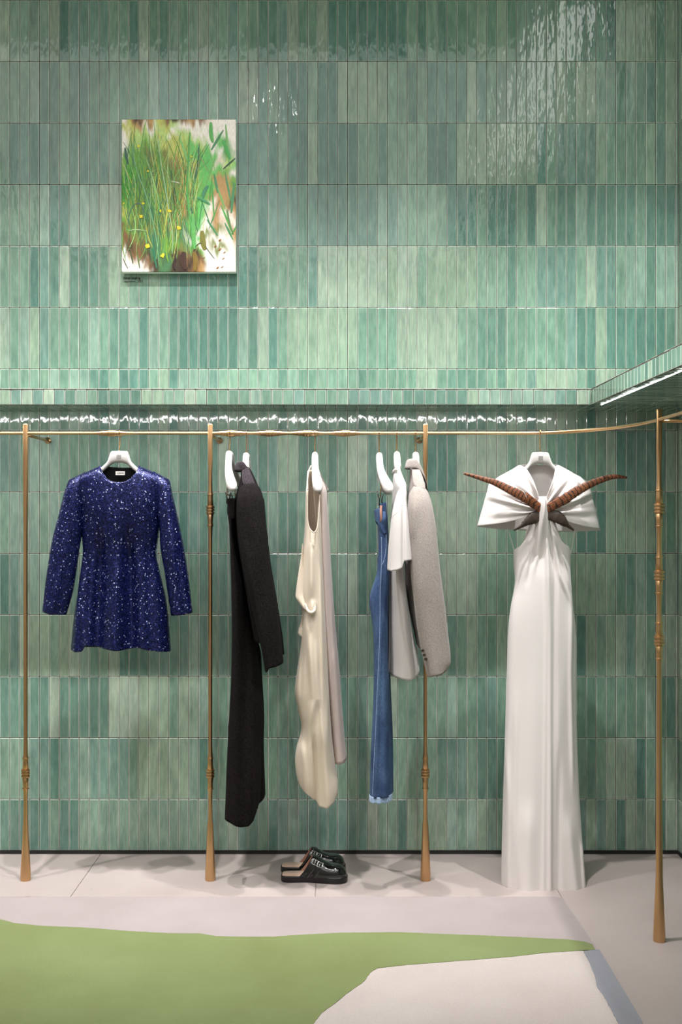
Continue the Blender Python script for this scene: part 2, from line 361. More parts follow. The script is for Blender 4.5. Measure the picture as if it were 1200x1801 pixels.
# ---------------------------------------------------------------- brass clothes rack
RZ = 1.760; TOPZ = 1.799
def ring_prof(z, r, h=0.0022, base=0.0095):
    return [(z-h, base), (z-h*0.8, r*0.96), (z, r), (z+h*0.8, r*0.96), (z+h, base)]
def knuckle(zc):
    p = [(zc-0.075, 0.0088)]
    p += ring_prof(zc-0.060, 0.0134, base=0.0104)
    p += [(zc-0.04, 0.0107), (zc-0.0165, 0.0126)]
    for dz in (-0.0115, 0, 0.0115): p += ring_prof(zc+dz, 0.0172, 0.0046, 0.0122)
    p += [(zc+0.0165, 0.0126), (zc+0.04, 0.0107)]
    p += ring_prof(zc+0.060, 0.0134, base=0.0104)
    return p+[(zc+0.075, 0.0088)]
def post(rack, x, y, knuckles, base_top, topr=0.0098, square=0.92, shaft=0.0078):
    prof = [(0.0, 0.0200), (0.006, 0.0207), (0.03, 0.0200), (0.12, 0.0160), (0.22, 0.0118), (base_top-0.06, 0.0090), (base_top, 0.0078)]
    z = base_top
    if knuckles and knuckles[-1] < 0.6:
        z0 = knuckles[-1]; prof = [(0.0, 0.0200), (0.006, 0.0207), (0.03, 0.0198), (0.10, 0.0160), (0.18, 0.0118), (0.26, 0.0086), (0.315, 0.0077), (z0-0.075, 0.0088)]
    ks = sorted(knuckles)
    for i, k in enumerate(ks):
        prof += [q for q in knuckle(k)]
        if i+1 < len(ks) and ks[i+1]-k > 0.3: prof += [(k+0.13, shaft-0.0003), (k+0.2, shaft), (ks[i+1]-0.2, shaft), (ks[i+1]-0.12, shaft-0.0003)]
        elif i+1 < len(ks): prof += [((k+ks[i+1])/2, 0.0080)]
    kt = ks[-1]
    if kt < 1: prof += [(kt+0.13, shaft-0.0003), (kt+0.2, shaft), (1.38, shaft+0.0006), (1.5, 0.0098)]
    else: prof += [(kt+0.11, 0.0074), (kt+0.16, 0.0080), (kt+0.22, 0.0096)]
    prof += [(TOPZ-0.14, 0.0104), (TOPZ-0.006, 0.0100), (TOPZ-0.0025, 0.0085), (TOPZ, 0.0030)]
    zs = sorted(set(round(p[0], 5) for p in prof)); prof.sort(key=lambda p: p[0])
    n = 28; v = []; f = []
    for i, (z, r) in enumerate(prof):
        sq = max(0.0, min(1.0, (z-(1.56 if kt > 1 else 1.50))/0.09))          # the head flattens into a squared blade
        for j in range(n):
            th = 2*PI*(j+0.5)/n; c, s = math.cos(th), math.sin(th)
            e = 1/(abs(c)**6+abs(s)**6)**(1/6)
            k = r*((1-sq)+sq*e*square)
            v.append((x+k*c*(1-0.0*sq), y+k*s*(1-0.25*sq), z))
    for i in range(len(prof)-1):
        for j in range(n): f.append((i*n+j, i*n+(j+1) % n, (i+1)*n+(j+1) % n, (i+1)*n+j))
    f.append(tuple(reversed(range(n)))); f.append(tuple((len(prof)-1)*n+j for j in range(n)))
    o = mesh_obj('post', v, f, M['brass'], rack)
    md = o.modifiers.new('edges', 'EDGE_SPLIT'); md.split_angle = math.radians(50)
    return o
PX = [-1.243, -0.515, 0.3326]
rack = empty('clothes_rack', (-0.45, RACK, 0), 'aged brass clothes rack with turned posts and a curved rail in front of green tiles', 'clothes rack')
post(rack, PX[0], RACK, [0.421], 0.30)
post(rack, PX[1], RACK, [0.421, 1.458], 0.30)
post(rack, PX[2], RACK, [0.421, 1.458], 0.30)
def right_post():
    return post(rack, 1.075, 3.74, [1.014, 1.235, 1.461], 0.86)
right_post()
post(rack, 1.075, 2.55, [1.014, 1.235, 1.461], 0.86)
# rail with turned swellings
pts = []; rad = []
xs_b = [(197-600)*RACK/F, (407-600)*RACK/F, (475-600)*RACK/F, (541-600)*RACK/F, (608-600)*RACK/F]
def rail_r(x):
    r = 0.0059
    for b in xs_b:
        t = abs(x-b)
        if t < 0.073:
            k = (1-t/0.073); r = max(r, 0.0059+0.0062*min(1, k*1.15)**1.2)
            for q in (0.0, 0.0105, 0.036):
                if abs(t-q) < 0.0028: r += 0.0014
    return r
x = -2.35
while x < 0.70:
    pts.append((x, RACK, RZ)); rad.append(rail_r(x))
    x += 0.0028 if any(abs(x-b) < 0.08 for b in xs_b) else 0.03
for i in range(33):
    t = i/32*PI/2; pts.append((0.70+0.375*math.sin(t), 3.74+(RACK-3.74)*math.cos(t), RZ)); rad.append(0.0064)
pts.append((1.073, 3.2, RZ)); pts.append((1.070, 2.3, RZ)); rad += [0.0064]*2
o = MB(); o.tube(pts, rad, 16, up=(0, 0, 1)); o.build('rail', M['brass'], rack)
for x in PX:
    o = MB(); o.tube([(x, RACK, RZ-0.006), (x, WALL, RZ-0.006)], 0.0062, 12); o.tube([(x, WALL-0.008, RZ-0.006), (x, WALL+0.001, RZ-0.006)], 0.013, 16); o.build('wall_bracket', M['brass'], rack)
for y in (3.74, 2.55):
    o = MB(); o.tube([(1.075, y, RZ-0.004), (RW, y, RZ-0.004)], 0.0062, 12); o.tube([(RW-0.008, y, RZ-0.004), (RW+0.001, y, RZ-0.004)], 0.013, 16); o.build('wall_bracket', M['brass'], rack)

# ---------------------------------------------------------------- hangers
M['hanger'] = new_mat('white_hanger', rgb(204, 200, 197), 0.38)[0]
M['hook'] = new_mat('gilt_hook', rgb(186, 150, 104), 0.25, 1.0)[0]
M['mark'] = new_mat('grey_mark', rgb(70, 68, 66), 0.6)[0]
M['clip'] = new_mat('clip_metal', rgb(50, 46, 44), 0.35, 0.7)[0]
HTOP = [(0, 0), (0.036, -0.0015), (0.0415, -0.006), (0.0465, -0.018), (0.052, -0.034), (0.060, -0.046), (0.078, -0.060), (0.11, -0.079), (0.15, -0.101), (0.185, -0.121), (0.198, -0.133), (0.203, -0.150)]
HBOT = [(0, -0.046), (0.02, -0.0475), (0.035, -0.052), (0.051, -0.062), (0.071, -0.078), (0.11, -0.102), (0.15, -0.130), (0.185, -0.157), (0.198, -0.163), (0.203, -0.156)]
HTH = [(0, 0.0125), (0.05, 0.0130), (0.10, 0.015), (0.15, 0.0185), (0.185, 0.0200), (0.198, 0.0155), (0.203, 0.006)]
def hanger(x, py, label, rot, dy=0.0, group='white hangers on the rail', clips=None, bow=0.038, swing=0.0, d=RACK, railr=None, railz=RZ, wscale=1.0, tscale=1.0):
    """py: image row of the top of the neck"""
    z = HC+(HY-py)*d/F
    root = empty('clothes_hanger', (x, d+dy, z), label, 'hanger', group)
    v = []; f = []; n = 20; xs = []
    K = 40
    for i in range(-K, K+1):
        t = abs(i)/K; s = 0.203*(1-(1-t)**1.0); xs.append(math.copysign(s, i))
    for i, xx in enumerate(xs):
        s = abs(xx); zt = lin(HTOP, s); zb = lin(HBOT, s); th = lin(HTH, s); yb = -bow*(s/0.2)**2
        for j in range(n):
            a = 2*PI*j/n; c, q = math.cos(a), math.sin(a)
            c = math.copysign(abs(c)**0.75, c); q = math.copysign(abs(q)**0.75, q)
            v.append((xx*wscale, yb+c*th*(tscale if s > 0.07 else 1), (zt+zb)/2+q*(zt-zb)/2))
    L = len(xs)
    for i in range(L-1):
        for j in range(n): f.append((i*n+j, i*n+(j+1) % n, (i+1)*n+(j+1) % n, (i+1)*n+j))
    f.append(tuple(reversed(range(n)))); f.append(tuple((L-1)*n+j for j in range(n)))
    R = Matrix.Translation((x, d+dy, z)) @ Matrix.Rotation(rot, 4, 'Z')
    def put(name, vv, ff, mat, parent=root, merge=0):
        o = mesh_obj(name, [R @ Vector(q) for q in vv], ff, mat, parent, True, merge); return o
    put('shoulder_bar', v, f, M['hanger'])
    # hook: stem, then round the rail (always across the rail, in the y-z plane at the rail)
    hz = railz-z; r = (railr if railr else rail_r(x) if d == RACK else 0.0064)+0.0022
    pts = [Vector((0, 0, -0.004)), Vector((0, 0, 0.01))]
    yy = -dy
    pts += [Vector((0, yy*0.5+0.006, (hz-r)*0.45)), Vector((0, yy+r*0.9, hz-r*1.1))]
    for k in range(15):
        a = -0.35+k/14*(PI+0.9)
        pts.append(Vector((0, yy+r*math.cos(a), hz+r*math.sin(a))))
    m = MB(); m.tube([Vector((x, d+dy, z))+Matrix.Rotation(swing, 3, 'Z') @ p for p in pts], 0.0021, 8); m.build('hook', M['hook'], root)
    # maker's mark printed on the neck: a square of four curled scrolls
    m = MB(); S = 0.0085
    for sx in (-1, 1):
        for sz in (-1, 1):
            arc = [(sx*S*(0.30+0.62*math.cos(a)*0.9), sz*S*(0.30+0.62*math.sin(a)*0.9)) for a in [k*PI/8-0.3 for k in range(11)]]
            m.tube([(p[0], -0.0133, -0.024+p[1]) for p in arc], 0.00042, 5, up=(0, 1, 0))
            m.tube([(sx*S*1.0, -0.0133, -0.024+sz*S*0.72), (sx*S*1.02, -0.0133, -0.024+sz*S*1.02), (sx*S*0.72, -0.0133, -0.024+sz*S*1.0)], 0.00034, 5, up=(0, 1, 0))
            m.tube([(sx*S*0.95, -0.0133, -0.024+sz*S*0.08), (sx*S*0.62, -0.0133, -0.024+sz*S*0.32), (sx*S*0.72, -0.0133, -0.024+sz*S*0.55)], 0.0006, 5, up=(0, 1, 0))
    m.tube([(S*0.3*math.cos(k*PI/6), -0.0133, -0.024+S*0.3*math.sin(k*PI/6)) for k in range(13)], 0.0003, 5, up=(0, 1, 0))
    put('maker_mark', m.v, m.f, M['mark'])
    if clips:
        m = MB()
        m.tube([(-0.12, -0.006, clips), (0.12, -0.006, clips)], 0.0022, 8)
        for sx in (-1, 1):
            m.tube([(sx*0.118, -0.006, clips), (sx*0.13, -0.008, -0.11)], 0.0018, 8)
        put('clip_bar', m.v, m.f, M['hook'])
        for sx in (-1, 1):
            m = MB()
            for sd in (-1, 1):
                m.tube([(sx*0.085, -0.006+sd*0.011, clips+0.012), (sx*0.085, -0.006+sd*0.005, clips-0.012), (sx*0.085, -0.006+sd*0.0065, clips-0.034)], [0.011, 0.012, 0.012], 10, flat=0.18, up=(1, 0, 0))
            put('clip', m.v, m.f, M['clip'])
    return root
PXW = lambda px, d=RACK: (px-600)*d/F

hg_top = hanger(PXW(210.5), 793, 'white contoured hanger facing forward inside the blue sequin top', 0.0, dy=-0.004, wscale=0.82, bow=0.02, tscale=0.7)
hg_tr = hanger(PXW(404), 793, 'white clip hanger holding the charcoal trousers, left end nearest the second post', PI/2-0.03, clips=-0.175)
hg_coat = hanger(PXW(433.5), 796, 'white hanger whose neck shows above the charcoal coat collar', PI/2-0.02, wscale=0.66, tscale=0.5, bow=0.02)
hg_slip = hanger(PXW(554), 795, 'white hanger with a bare rounded tip showing in the cream dress armhole', PI/2+0.02, bow=0.014, wscale=0.93)
hg_jean = hanger(PXW(667), 796, 'white clip hanger with dark inner side above the blue jeans', PI/2-0.03, clips=-0.175)
hg_tee = hanger(PXW(698), 794, 'white hanger rising from the collar of the white t-shirt', PI/2-0.02, wscale=0.78, tscale=0.5, bow=0.025)
hg_blz = hanger(PXW(731), 795, 'white hanger at the collar of the grey blazer beside the third post', PI/2-0.0, wscale=0.66, tscale=0.5, bow=0.015)
gd = 4.325
hg_gown = hanger(PXW(950.5, gd), 795, 'white contoured hanger facing forward inside the long white gown', 0.0, d=gd, railz=1.7605, wscale=0.8, bow=0.0, tscale=0.6)

# ---------------------------------------------------------------- painting
DP = 4.665
x0, x1 = (214-600)*DP/F, (415.5-600)*DP/F; z1 = HC+(HY-210)*DP/F; z0 = HC+(HY-479)*DP/F
W_, H_ = x1-x0, z1-z0
def paint_mat():
    m, nd, lk, b = new_mat('oil_paint', rough=0.45)
    a = N(nd, 'ShaderNodeAttribute', attribute_name='paint'); v = coords(nd, lk, (300, 300, 60)); f = noise_tex(nd, lk, v, 1, 3)
    lk.new(mixc(nd, lk, 1.0, a.outputs['Color'], ramp(nd, lk, f, [(0.3, (0.82, 0.82, 0.8, 1)), (0.7, (1.12, 1.12, 1.1, 1))]), 'MULTIPLY'), b.inputs['Base Color'])
    bump(nd, lk, b, f, 0.4, 0.0008); return m
M['paint'] = paint_mat(); M['canvas'] = new_mat('primed_canvas', rgb(236, 226, 218), 0.8)[0]
art = empty('painting', ((x0+x1)/2, WALL-0.02, z0), 'unframed canvas of loose green grass brushstrokes hung high on the tiled wall', 'painting')
o = MB(); o.box(x0, x1, DP, WALL-0.006, z0, z1)
cv = o.build('canvas', M['canvas'], art, smooth=False); bv = cv.modifiers.new('bevel', 'BEVEL'); bv.width = 0.003; bv.segments = 2
# colour fields: a coarse hand-set grid, blended with a jagged noise
GRID = ["W T K T Y B D B T B P W W W",
        "Y Y T W L Y L W W W W W W W",
        "W Y L L Y L W L L W W G W W",
        "W M L M L Y Y Y G L W G H W",
        "W M M O M O Y Y G G G W H W",
        "M M M O M O T Y G G G P L G",
        "M H M O O M O T Y G G G M W",
        "H H M M O O O T Y G G T T M",
        "H H M M O M O T Y M G T T H",
        "H H M M M M O T T G T T T O",
        "M H O M N N O T T G W T T D",
        "Y M O N N O T T N G P T W T",
        "M O O N N O T N G G W T P W",
        "B M O O N N O N N W W O P T",
        "B B O N N M N N W G O W W T",
        "B D B N N M M O G W W O W P",
        "W B B D N M D B D M W W W W",
        "W W W B D N D K D B W W W W",
        "W W W W D N D K B T W W W W"]
PC = {'W': (252, 244, 236), 'P': (240, 222, 206), 'T': (192, 148, 90), 'K': (52, 28, 16), 'Y': (204, 208, 108), 'B': (132, 94, 54), 'D': (66, 50, 26), 'L': (190, 220, 130),
      'M': (116, 174, 68), 'G': (104, 200, 98), 'H': (56, 156, 42), 'O': (128, 138, 62), 'N': (72, 126, 80)}
rows = [r.split() for r in GRID]; gr, gc = len(rows), len(rows[0])
def field(u, v):
    du = 0.055*noise.noise(Vector((u*7, v*9, 1.3)))+0.02*noise.noise(Vector((u*40, v*22, 7)))
    dv = 0.075*noise.noise(Vector((u*22, v*5, 4.1)))+0.03*noise.noise(Vector((u*80, v*14, 2)))
    a = min(max((u+du)*(gc-1), 0), gc-1.001); b = min(max((v+dv)*(gr-1), 0), gr-1.001); i, j = int(a), int(b); fa, fb = a-i, b-j
    sm = lambda t: t*t*(3-2*t)
    fa, fb = sm(fa), sm(fb)
    g = lambda jj, ii: Vector([s2l(q) for q in PC[rows[jj][ii]]])
    return (g(j, i)*(1-fa)+g(j, i+1)*fa)*(1-fb)+(g(j+1, i)*(1-fa)+g(j+1, i+1)*fa)*fb
nu, nv = 120, 160; v = []; f = []; col = []
for j in range(nv+1):
    for i in range(nu+1):
        u, t = i/nu, j/nv; v.append((x0+0.001+(W_-0.002)*u, DP-0.0008, z1-0.001-(H_-0.002)*t)); c = field(u, t); col += [c.x, c.y, c.z, 1]
for j in range(nv):
    for i in range(nu): a = j*(nu+1)+i; f.append((a, a+nu+1, a+nu+2, a+1))
me = bpy.data.meshes.new('paint_ground'); me.from_pydata(v, [], f); at = me.color_attributes.new('paint', 'FLOAT_COLOR', 'POINT'); at.data.foreach_set('color', col)
gnd = link('paint_ground', me, M['paint'], art)
sm_ = gnd.modifiers.new('depth', 'SOLIDIFY'); sm_.thickness = 0.0006; sm_.offset = -1
def stroke(V, Fc, Cc, p, wd, colr, lift):
    """ribbon of paint through canvas points p (u, v) with a rounded section"""
    n0 = len(V); k = len(p)
    for i, (u, t) in enumerate(p):
        a = p[max(0, i-1)]; b = p[min(k-1, i+1)]; dx, dz = (b[0]-a[0])*W_, -(b[1]-a[1])*H_; L = math.hypot(dx, dz) or 1; nx, nz = -dz/L, dx/L
        w = wd*math.sin(PI*min(0.97, 0.12+0.80*i/(k-1)))**0.7
        X, Z = x0+W_*u, z1-H_*t
        for s, y in ((-1, 0), (0, 1), (1, 0)):
            V.append((min(max(X+nx*w*s, x0), x1), DP-0.0012-lift*0.0004-y*0.0007, min(max(Z+nz*w*s, z0), z1))); Cc += [colr[0], colr[1], colr[2], 1]
    for i in range(k-1):
        for s in (0, 1): a = n0+i*3+s; Fc.append((a, a+3, a+4, a+1))
V, Fc, Cc = [], [], []; rnd = random.Random(5)
def sc_(c, k=1.0): return [min(1, s2l(q)*k) for q in c]
cols = [(120, 176, 84), (84, 150, 66), (150, 196, 120), (96, 140, 60), (70, 128, 84), (176, 204, 140), (130, 130, 52), (54, 104, 70), (190, 190, 84)]
for i in range(230):                      # fine blades
    u = rnd.uniform(0.03, 0.66); b = rnd.uniform(0.45, 0.93); L = rnd.uniform(0.18, 0.55); lean = rnd.uniform(-0.16, 0.13); cv_ = rnd.uniform(-0.06, 0.06)
    pts = [(u+lean*(t*t)+cv_*math.sin(t*3), b-L*t) for t in [k/9 for k in range(10)]]
    stroke(V, Fc, Cc, pts, rnd.uniform(0.0006, 0.0021), sc_(rnd.choice(cols), rnd.uniform(0.9, 1.5)), rnd.randint(0, 3))
for i in range(34):
    u = rnd.uniform(0.5, 0.98); b = rnd.uniform(0.2, 0.8); L = rnd.uniform(0.08, 0.25); lean = rnd.uniform(-0.12, 0.12)
    pts = [(u+lean*t, b-L*t) for t in [k/7 for k in range(8)]]
    stroke(V, Fc, Cc, pts, rnd.uniform(0.001, 0.006), sc_(rnd.choice([(96, 184, 92), (84, 170, 76), (176, 186, 126), (70, 140, 90), (132, 196, 110)]), rnd.uniform(0.8, 1.1)), rnd.randint(0, 2))
for (p, wd, c) in [([(0.09, 0.14), (0.12, 0.32), (0.22, 0.50), (0.27, 0.66), (0.31, 0.80), (0.33, 0.98)], 0.0026, (120, 178, 128)),
                   ([(0.31, 0.08), (0.34, 0.26), (0.38, 0.44), (0.42, 0.62), (0.45, 0.76), (0.44, 0.90)], 0.0022, (170, 204, 160)),
                   ([(0.17, 0.20), (0.27, 0.34), (0.24, 0.60), (0.28, 0.88)], 0.0018, (140, 180, 120)),
                   ([(0.60, 0.06), (0.58, 0.30), (0.57, 0.52), (0.61, 0.70), (0.62, 0.86)], 0.0040, (84, 170, 84)),
                   ([(0.68, 0.14), (0.67, 0.28), (0.64, 0.40)], 0.0022, (50, 96, 90)),
                   ([(0.27, 0.75), (0.28, 0.86), (0.31, 0.99)], 0.0050, (40, 120, 84)),
                   ([(0.40, 0.76), (0.39, 0.88), (0.41, 0.94)], 0.0032, (130, 178, 56)),
                   ([(0.63, 0.86), (0.65, 0.92), (0.64, 1.0)], 0.0110, (134, 106, 34)),
                   ([(0.62, 0.60), (0.63, 0.76), (0.64, 0.86)], 0.0085, (104, 186, 96)),
                   ([(0.63, 0.85), (0.67, 0.81), (0.71, 0.81), (0.76, 0.86), (0.82, 0.92)], 0.0016, (40, 50, 24)),
                   ([(0.70, 0.72), (0.71, 0.80), (0.73, 0.86)], 0.0120, (128, 124, 44)),
                   ([(0.92, 0.58), (0.94, 0.68), (0.98, 0.76)], 0.0040, (92, 128, 72)),
                   ([(0.88, 0.13), (0.92, 0.20), (0.95, 0.27)], 0.0075, (70, 176, 84)),
                   ([(0.78, 0.01), (0.78, 0.10), (0.80, 0.16)], 0.0090, (92, 178, 84)),
                   ([(1.0, 0.25), (0.94, 0.29), (0.88, 0.33)], 0.0034, (44, 84, 60)),
                   ([(0.03, 0.18), (0.04, 0.24), (0.06, 0.30)], 0.0050, (44, 92, 80)),
                   ([(0.05, 0.73), (0.12, 0.72), (0.23, 0.73)], 0.0022, (178, 206, 150)),
                   ([(0.05, 0.72), (0.07, 0.60), (0.12, 0.55), (0.18, 0.55), (0.21, 0.66)], 0.0022, (84, 120, 110)),
                   ([(0.65, 0.51), (0.72, 0.53), (0.78, 0.56)], 0.0060, (66, 150, 96)),
                   ([(0.76, 0.43), (0.72, 0.47), (0.71, 0.52)], 0.0080, (66, 140, 100)),
                   ([(0.43, 0.405), (0.47, 0.41), (0.52, 0.42)], 0.0018, (220, 224, 210)),
                   ([(0.46, 0.40), (0.455, 0.52), (0.47, 0.60)], 0.0022, (60, 78, 30)),
                   ([(0.55, 0.86), (0.53, 0.92), (0.56, 0.99)], 0.0140, (64, 34, 18)),
                   ([(0.48, 0.90), (0.45, 0.95), (0.47, 0.99)], 0.0060, (48, 26, 16)),
                   ([(0.01, 0.90), (0.03, 0.94), (0.06, 0.98)], 0.0018, (70, 74, 34)),
                   ([(0.06, 0.82), (0.09, 0.90), (0.10, 0.95)], 0.0030, (70, 84, 34)),
                   ([(0.13, 0.86), (0.15, 0.93), (0.16, 0.98)], 0.0028, (90, 106, 44))]:
    q = []
    for i in range(len(p)-1):
        for k in range(6): t = k/6; q.append((p[i][0]+(p[i+1][0]-p[i][0])*t, p[i][1]+(p[i+1][1]-p[i][1])*t))
    q.append(p[-1]); q = [((q[max(0, i-2)][0]+a[0]+q[min(len(q)-1, i+2)][0])/3, (q[max(0, i-2)][1]+a[1]+q[min(len(q)-1, i+2)][1])/3) for i, a in enumerate(q)]
    stroke(V, Fc, Cc, q, wd, sc_(c), 4)
for (u, t, s) in [(0.02, 0.55, .6), (0.19, 0.55, .7), (0.17, 0.635, 1), (0.34, 0.60, .8), (0.42, 0.60, 1), (0.50, 0.71, 1.2), (0.23, 0.83, 1.3), (0.36, 0.89, 1.3), (0.23, 0.34, .6), (0.61, 0.245, .6), (0.15, 0.175, .7)]:
    for k in range(4):
        a = rnd.uniform(0, 6); stroke(V, Fc, Cc, [(u+0.018*s*q*math.cos(a), t+0.012*s*q*math.sin(a)) for q in (-1, -0.4, 0.2, 0.8)], 0.0042*s, sc_((232, 220, 50)), 6)
for (u, t) in [(0.84, 0.97), (0.88, 0.965), (0.89, 0.91), (0.86, 0.85), (0.82, 0.83), (0.72, 0.905), (0.86, 0.79), (0.90, 0.87)]:
    stroke(V, Fc, Cc, [(u+0.012*q, t-0.006*q) for q in (-1, -0.4, 0.2, 0.8)], rnd.uniform(0.0015, 0.004), sc_((160, 104, 56)), 3)
me = bpy.data.meshes.new('brushstrokes'); me.from_pydata(V, [], Fc); at = me.color_attributes.new('paint', 'FLOAT_COLOR', 'POINT'); at.data.foreach_set('color', Cc)
link('brushstrokes', me, M['paint'], art)

def text_obj(name, body, loc, size, mat, parent=None, bold=0.0, rot=(PI/2, 0, 0), ext=0.0002, align='LEFT', width=None):
    cu = bpy.data.curves.new(name, 'FONT'); cu.body = body; cu.size = size; cu.extrude = ext; cu.offset = bold; cu.align_x = align
    t = bpy.data.objects.new(name, cu); C.objects.link(t); bpy.context.view_layer.update()
    me = bpy.data.meshes.new_from_object(t.evaluated_get(bpy.context.evaluated_depsgraph_get())); C.objects.unlink(t); bpy.data.objects.remove(t)
    Rm = Matrix.Translation(loc) @ Matrix.Rotation(rot[2], 4, 'Z') @ Matrix.Rotation(rot[1], 4, 'Y') @ Matrix.Rotation(rot[0], 4, 'X')
    if width:
        xs = [q.co.x for q in me.vertices]; k = width/(max(xs)-min(xs)); Rm = Rm @ Matrix.Diagonal((k, 1, 1, 1))
    me.transform(Rm); me.name = name
    return link(name, me, mat, parent, smooth=False)
M['ink'] = new_mat('black_ink', rgb(30, 34, 30), 0.6)[0]
cap = empty('wall_caption', P(217, 496, WALL), 'small two line black lettering on the tiles under the painting', 'lettering')
text_obj('lettering', 'Doron Langberg', P(217, 491, WALL, WALL-0.0012), 0.0142, M['ink'], cap, 0.0004, width=30*WALL/F)
text_obj('lettering', 'September, 2023', P(217.5, 496.5, WALL, WALL-0.0012), 0.0130, M['ink'], cap, width=33*WALL/F)
# ---------------------------------------------------------------- cloth
def shell(name, mat, Lt, Rt, top, bot, dz, dx, fr, bk, parent=None, nu=48, nv=90, topb=None, botb=None, sh=None, ridges=(), wob=(0, 0.03, 0.004), p=1.0, yaw=0.0,
          rnd_top=14.0, seed=0.0, solid=0.0022, y0=None, hemfold=0.0, closed_top=False, yc=None):
    """a hanging garment piece, a closed tube of cloth.
    Lt, Rt: [(py, px)] side outlines; top, bot: [(px, py)] neckline and hem; dz, dx: distances at which rows and columns of the outline are read;
    fr, bk: [(py, m)] how far the cloth stands out in front of / behind its middle plane; ridges: ([(py, px)], width px, height m[, side])"""
    yc_ = (lambda py: dx) if yc is None else (lambda py: cub(yc, py))
    topb = topb or top; botb = botb or bot; sh = sh or top
    cols = [(k/nu, 0) for k in range(nu+1)]+[(1-k/nu, 1) for k in range(1, nu)]
    V = []; n = len(cols); ca = []
    for (u0, side) in cols:
        u = 0.5-0.5*math.cos(PI*u0)           # denser at the edges
        tp, bt = (topb, botb) if side else (top, bot)
        ang = PI*(1-u0)
        X_at = lambda y: cub(Lt, y)+(cub(Rt, y)-cub(Lt, y))*u
        yt = lin(tp, X_at(tp[0][1]))
        for _ in range(6): yt = lin(tp, X_at(yt))
        yb = lin(bt, X_at(bt[0][1]))
        for _ in range(3): yb = lin(bt, X_at(yb))
        for j in range(nv+1):
            v = j/nv; py = yt+(yb-yt)*v; px = X_at(py)
            s = abs(math.sin(ang))**p
            ysh = lin(sh, px); t = max(0.0, min(1.0, (py-ysh)/rnd_top)); cap = math.sqrt(1-(1-t)**2)
            prof = s*cap
            hang = min(1.0, max(0.0, (py-ysh)/60))
            nz = wob[0]*noise.noise(Vector((px*wob[1]+(50 if side else 0), py*wob[2], seed)))*hang*(0.25+0.75*s)
            rr = 0.0
            if not side or True:
                for rg in ridges:
                    rs = rg[3] if len(rg) > 3 else 0
                    if rs != side: continue
                    path = rg[0]
                    if py < path[0][0]-8: continue
                    Lf = max(14.0, min(90.0, (path[-1][0]-path[0][0])*0.4)); f1 = min(1, max(0, (py-path[0][0]+8)/Lf)); f2 = 1.0 if path[-1][0] >= yb-25 else min(1, max(0, (path[-1][0]+8-py)/Lf)); f1 = f1*f1*(3-2*f1); f2 = f2*f2*(3-2*f2); fade = f1*f2
                    q = (px-lin(path, py))/rg[1]
                    if abs(q) < 3: rr += rg[2]*math.exp(-q*q)*fade
            X = (px-600)*dx/F; Z = HC+(HY-py)*dz/F
            yy = yc_(py)
            if side: Y = yy+cub(bk, py)*prof+nz+rr
            else: Y = yy-cub(fr, py)*prof-nz-rr
            V.append((X+(Y-yy)*yaw, Y, Z)); ca.append(px)
    Fc = []
    for i in range(n):
        k = (i+1) % n
        for j in range(nv): Fc.append((i*(nv+1)+j, i*(nv+1)+j+1, k*(nv+1)+j+1, k*(nv+1)+j))
    o = mesh_obj(name, V, Fc, mat, parent, True, 0.0004)
    if solid:
        md = o.modifiers.new('cloth', 'SOLIDIFY'); md.thickness = solid; md.offset = -1
    return o
def band(name, mat, path, r, flat, parent, n=14, up=None):
    """a soft rolled strip along 3-d points"""
    m = MB(); q = []; rr = []; ff = []
    R = r if isinstance(r, (list, tuple)) else [r]*len(path)
    for i in range(len(path)-1):
        for k in range(6):
            t = k/6
            a = Vector(path[max(0, i-1)]); b = Vector(path[i]); c = Vector(path[i+1]); d = Vector(path[min(len(path)-1, i+2)])
            q.append(0.5*((2*b)+(c-a)*t+(2*a-5*b+4*c-d)*t*t+(-a+3*b-3*c+d)*t**3)); rr.append(R[i]+(R[i+1]-R[i])*t)
    q.append(Vector(path[-1])); rr.append(R[-1])
    m.tube(q, rr, n, flat=flat, up=up); return m.build(name, mat, parent)

